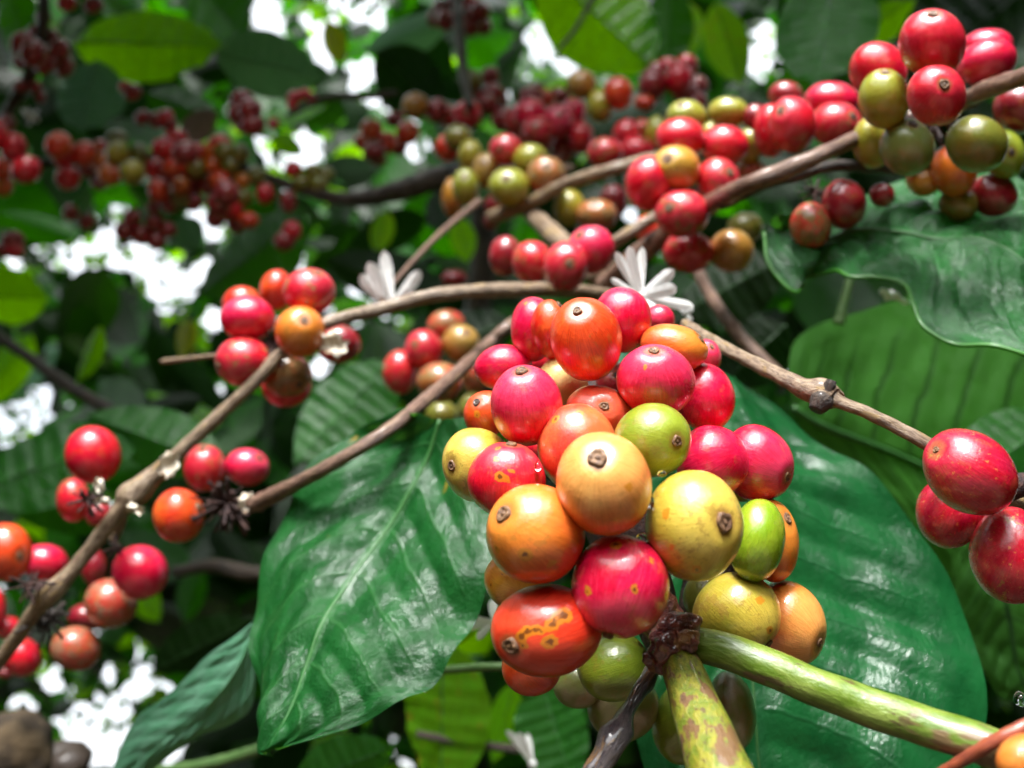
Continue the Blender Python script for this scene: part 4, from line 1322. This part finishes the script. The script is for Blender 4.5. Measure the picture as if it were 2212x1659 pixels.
def mass(name, label, gen, mats, seed):
    """gen yields (base, tip, width, roll, matindex)"""
    buf = {}
    for (b, t_, wd, roll, mi, curl, fold, res) in gen:
        V, Fc, st = blade(b, t_, wd, roll, curl, fold, res[0], res[1], seed=random.random() * 99, wave=.03)
        B = buf.setdefault('all', [[], [], [], [], 0])
        B[0].append(V); B[1] += [tuple(i + B[4] for i in f) for f in Fc]; B[2].append(st); B[3] += [mi] * len(Fc); B[4] += len(V)
    B = buf['all']
    V = np.vstack(B[0]); st = np.vstack(B[2])
    o = mesh_obj(name, V, B[1], mats[0], attrs={'st': st})
    for mm in mats[1:]: o.data.materials.append(MATS[mm])
    o.data.polygons.foreach_set('material_index', B[3])
    tag(o, label, 'foliage', kind='stuff')
    return o

def gen_front(n, z0, z1, l0, l1, weights, marg=1.0, seed=1, keep=None):
    r = random.Random(seed)
    made = 0; tries = 0
    while made < n and tries < n * 6:
        tries += 1
        Z = r.uniform(z0, z1)
        x = r.uniform(-260, 2480); y = r.uniform(-260, 1900)
        L = r.uniform(l0, l1)
        b = P(x, y, Z)
        d = np.array([r.gauss(0, 1), r.gauss(0, .6), r.gauss(-.7, .6)]); d /= np.linalg.norm(d)
        for shrink in (1, .6, .35, .2):
            l = L * shrink
            t_ = b + d * l; wd = l * r.uniform(.38, .5)
            ls = np.linspace(0, 1, 9)[:, None]
            cl = b + (t_ - b) * ls
            xs, ys, _ = proj(cl)
            hw = wd * F / Z / 2
            # test the centre line and both edges
            ax2 = np.array([xs[-1] - xs[0], ys[-1] - ys[0]]); nrm = np.linalg.norm(ax2) + 1e-6
            nx, ny = -ax2[1] / nrm, ax2[0] / nrm
            pf = np.sin(np.pi * ls[:, 0]) ** .7
            X = np.concatenate([xs + nx * hw * pf * k for k in (-1, -.5, 0, .5, 1)]); Y = np.concatenate([ys + ny * hw * pf * k for k in (-1, -.5, 0, .5, 1)])
            if not in_gap(X, Y, marg):
                mi = r.choices(range(len(weights)), weights)[0]
                if keep and not keep(x, y): break
                yield (b, t_, wd, r.uniform(-.9, .9), mi, r.uniform(.02, .2), r.uniform(.1, .5), (10, 2))
                made += 1
                break

def gen_edge(seed):
    r = random.Random(seed)
    for g in GAPS:
        per = (g[2] + g[3]) * 3.1
        for _ in range(int(per / 9) + 3):
            for tr in range(5):
                inside = g[2] > 22 and r.random() < .42
                th = r.uniform(0, 6.283); k = r.uniform(.55, 1.0) if inside else r.uniform(1.05, 1.7); ex = 0 if inside else r.uniform(0, 26)
                a = R(g[4]); u = math.cos(th) * (g[2] * k + ex); v = math.sin(th) * (g[3] * k + ex)
                x = g[0] + u * math.cos(a) - v * math.sin(a); y = g[1] + u * math.sin(a) + v * math.cos(a)
                Z = r.uniform(1.3, 2.6)
                b = P(x, y, Z); d = np.array([r.gauss(0, 1), r.gauss(0, .4), r.gauss(-.3, .9)]); d /= np.linalg.norm(d)
                l = Z * r.uniform(18, 70) / F; t_ = b + d * l
                xs, ys, _ = proj(np.stack([b, b * .5 + t_ * .5, b * .25 + t_ * .75, t_]))
                if not inside and in_gap(xs, ys, .93): continue
                if inside: t_ = b + d * l * .5; l *= .5
                yield (b, t_, l * r.uniform(.5, .7), r.uniform(-.8, .8), r.choices((0, 1, 2, 3), (40, 34, 18, 8))[0], .1, .3, (9, 2))
                break
MIX = ['leaf_shade_tint', 'leaf_back', 'leaf_backlit_tint', 'leaf_spotty', 'leaf_sheen_tint']
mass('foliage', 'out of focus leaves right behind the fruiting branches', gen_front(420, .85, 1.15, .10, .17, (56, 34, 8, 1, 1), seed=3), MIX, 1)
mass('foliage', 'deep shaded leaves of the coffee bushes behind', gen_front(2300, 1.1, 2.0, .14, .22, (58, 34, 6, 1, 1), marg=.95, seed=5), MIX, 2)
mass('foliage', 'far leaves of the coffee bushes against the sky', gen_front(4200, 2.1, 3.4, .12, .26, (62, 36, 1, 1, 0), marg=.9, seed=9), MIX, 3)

mass('foliage', 'small leaves fringing the sky holes', gen_edge(21), MIX, 5)

# leaf shell added out of view around and above the camera to shade the scene; an opening overhead behind the camera lets the daylight in
OPEN = np.array([-.12, -.50, .86]); OPEN /= np.linalg.norm(OPEN)
def gen_around(n, r0, r1, seed):
    r = random.Random(seed); made = 0
    while made < n:
        d = np.array([r.gauss(0, 1), r.gauss(0, 1), r.gauss(0, 1)]); d /= np.linalg.norm(d)
        if d[2] < -.45: continue
        if d @ OPEN > math.cos(R(37)): continue
        rr = r.uniform(r0, r1)
        b = CAM + d * rr
        L = rr * r.uniform(.16, .26)
        e = np.array([r.gauss(0, 1), r.gauss(0, 1), r.gauss(-.5, .5)]); e /= np.linalg.norm(e)
        t_ = b + e * L
        xs, ys, zs = proj(np.stack([b, (b + t_) / 2, t_]))
        if ((zs > 0) & (xs > -330) & (xs < 2540) & (ys > -330) & (ys < 1990)).any(): continue
        made += 1
        yield (b, t_, L * .45, r.uniform(-1.2, 1.2), r.choices((0, 1), (60, 40))[0], .1, .3, (7, 1))
mass('foliage', 'added unseen leaves shading the scene from overhead and behind', gen_around(5200, .60, 1.3, 11), MIX, 4)

# ground
m_ = bpy.data.meshes.new('ground')
s = 150
m_.from_pydata([(-s, -s, 0), (s, -s, 0), (s, s, 0), (-s, s, 0)], [], [(0, 1, 2, 3)])
m_.materials.append(MATS['soil'])
go = bpy.data.objects.new('ground', m_); col.objects.link(go)
go['kind'] = 'structure'; go['label'] = 'bare brown soil under the coffee bushes'

# ------------------------------------------------------------------ render settings
vs = sc.view_settings
sc.display_settings.display_device = 'sRGB'
vs.view_transform = 'Standard'; vs.look = 'None'; vs.exposure = 1.36; vs.gamma = 1.0
cy = sc.cycles
cy.use_denoising = True
cy.max_bounces = 7; cy.diffuse_bounces = 3; cy.glossy_bounces = 3; cy.transmission_bounces = 5; cy.transparent_max_bounces = 4
cy.sample_clamp_indirect = 6
cy.caustics_reflective = False; cy.caustics_refractive = False
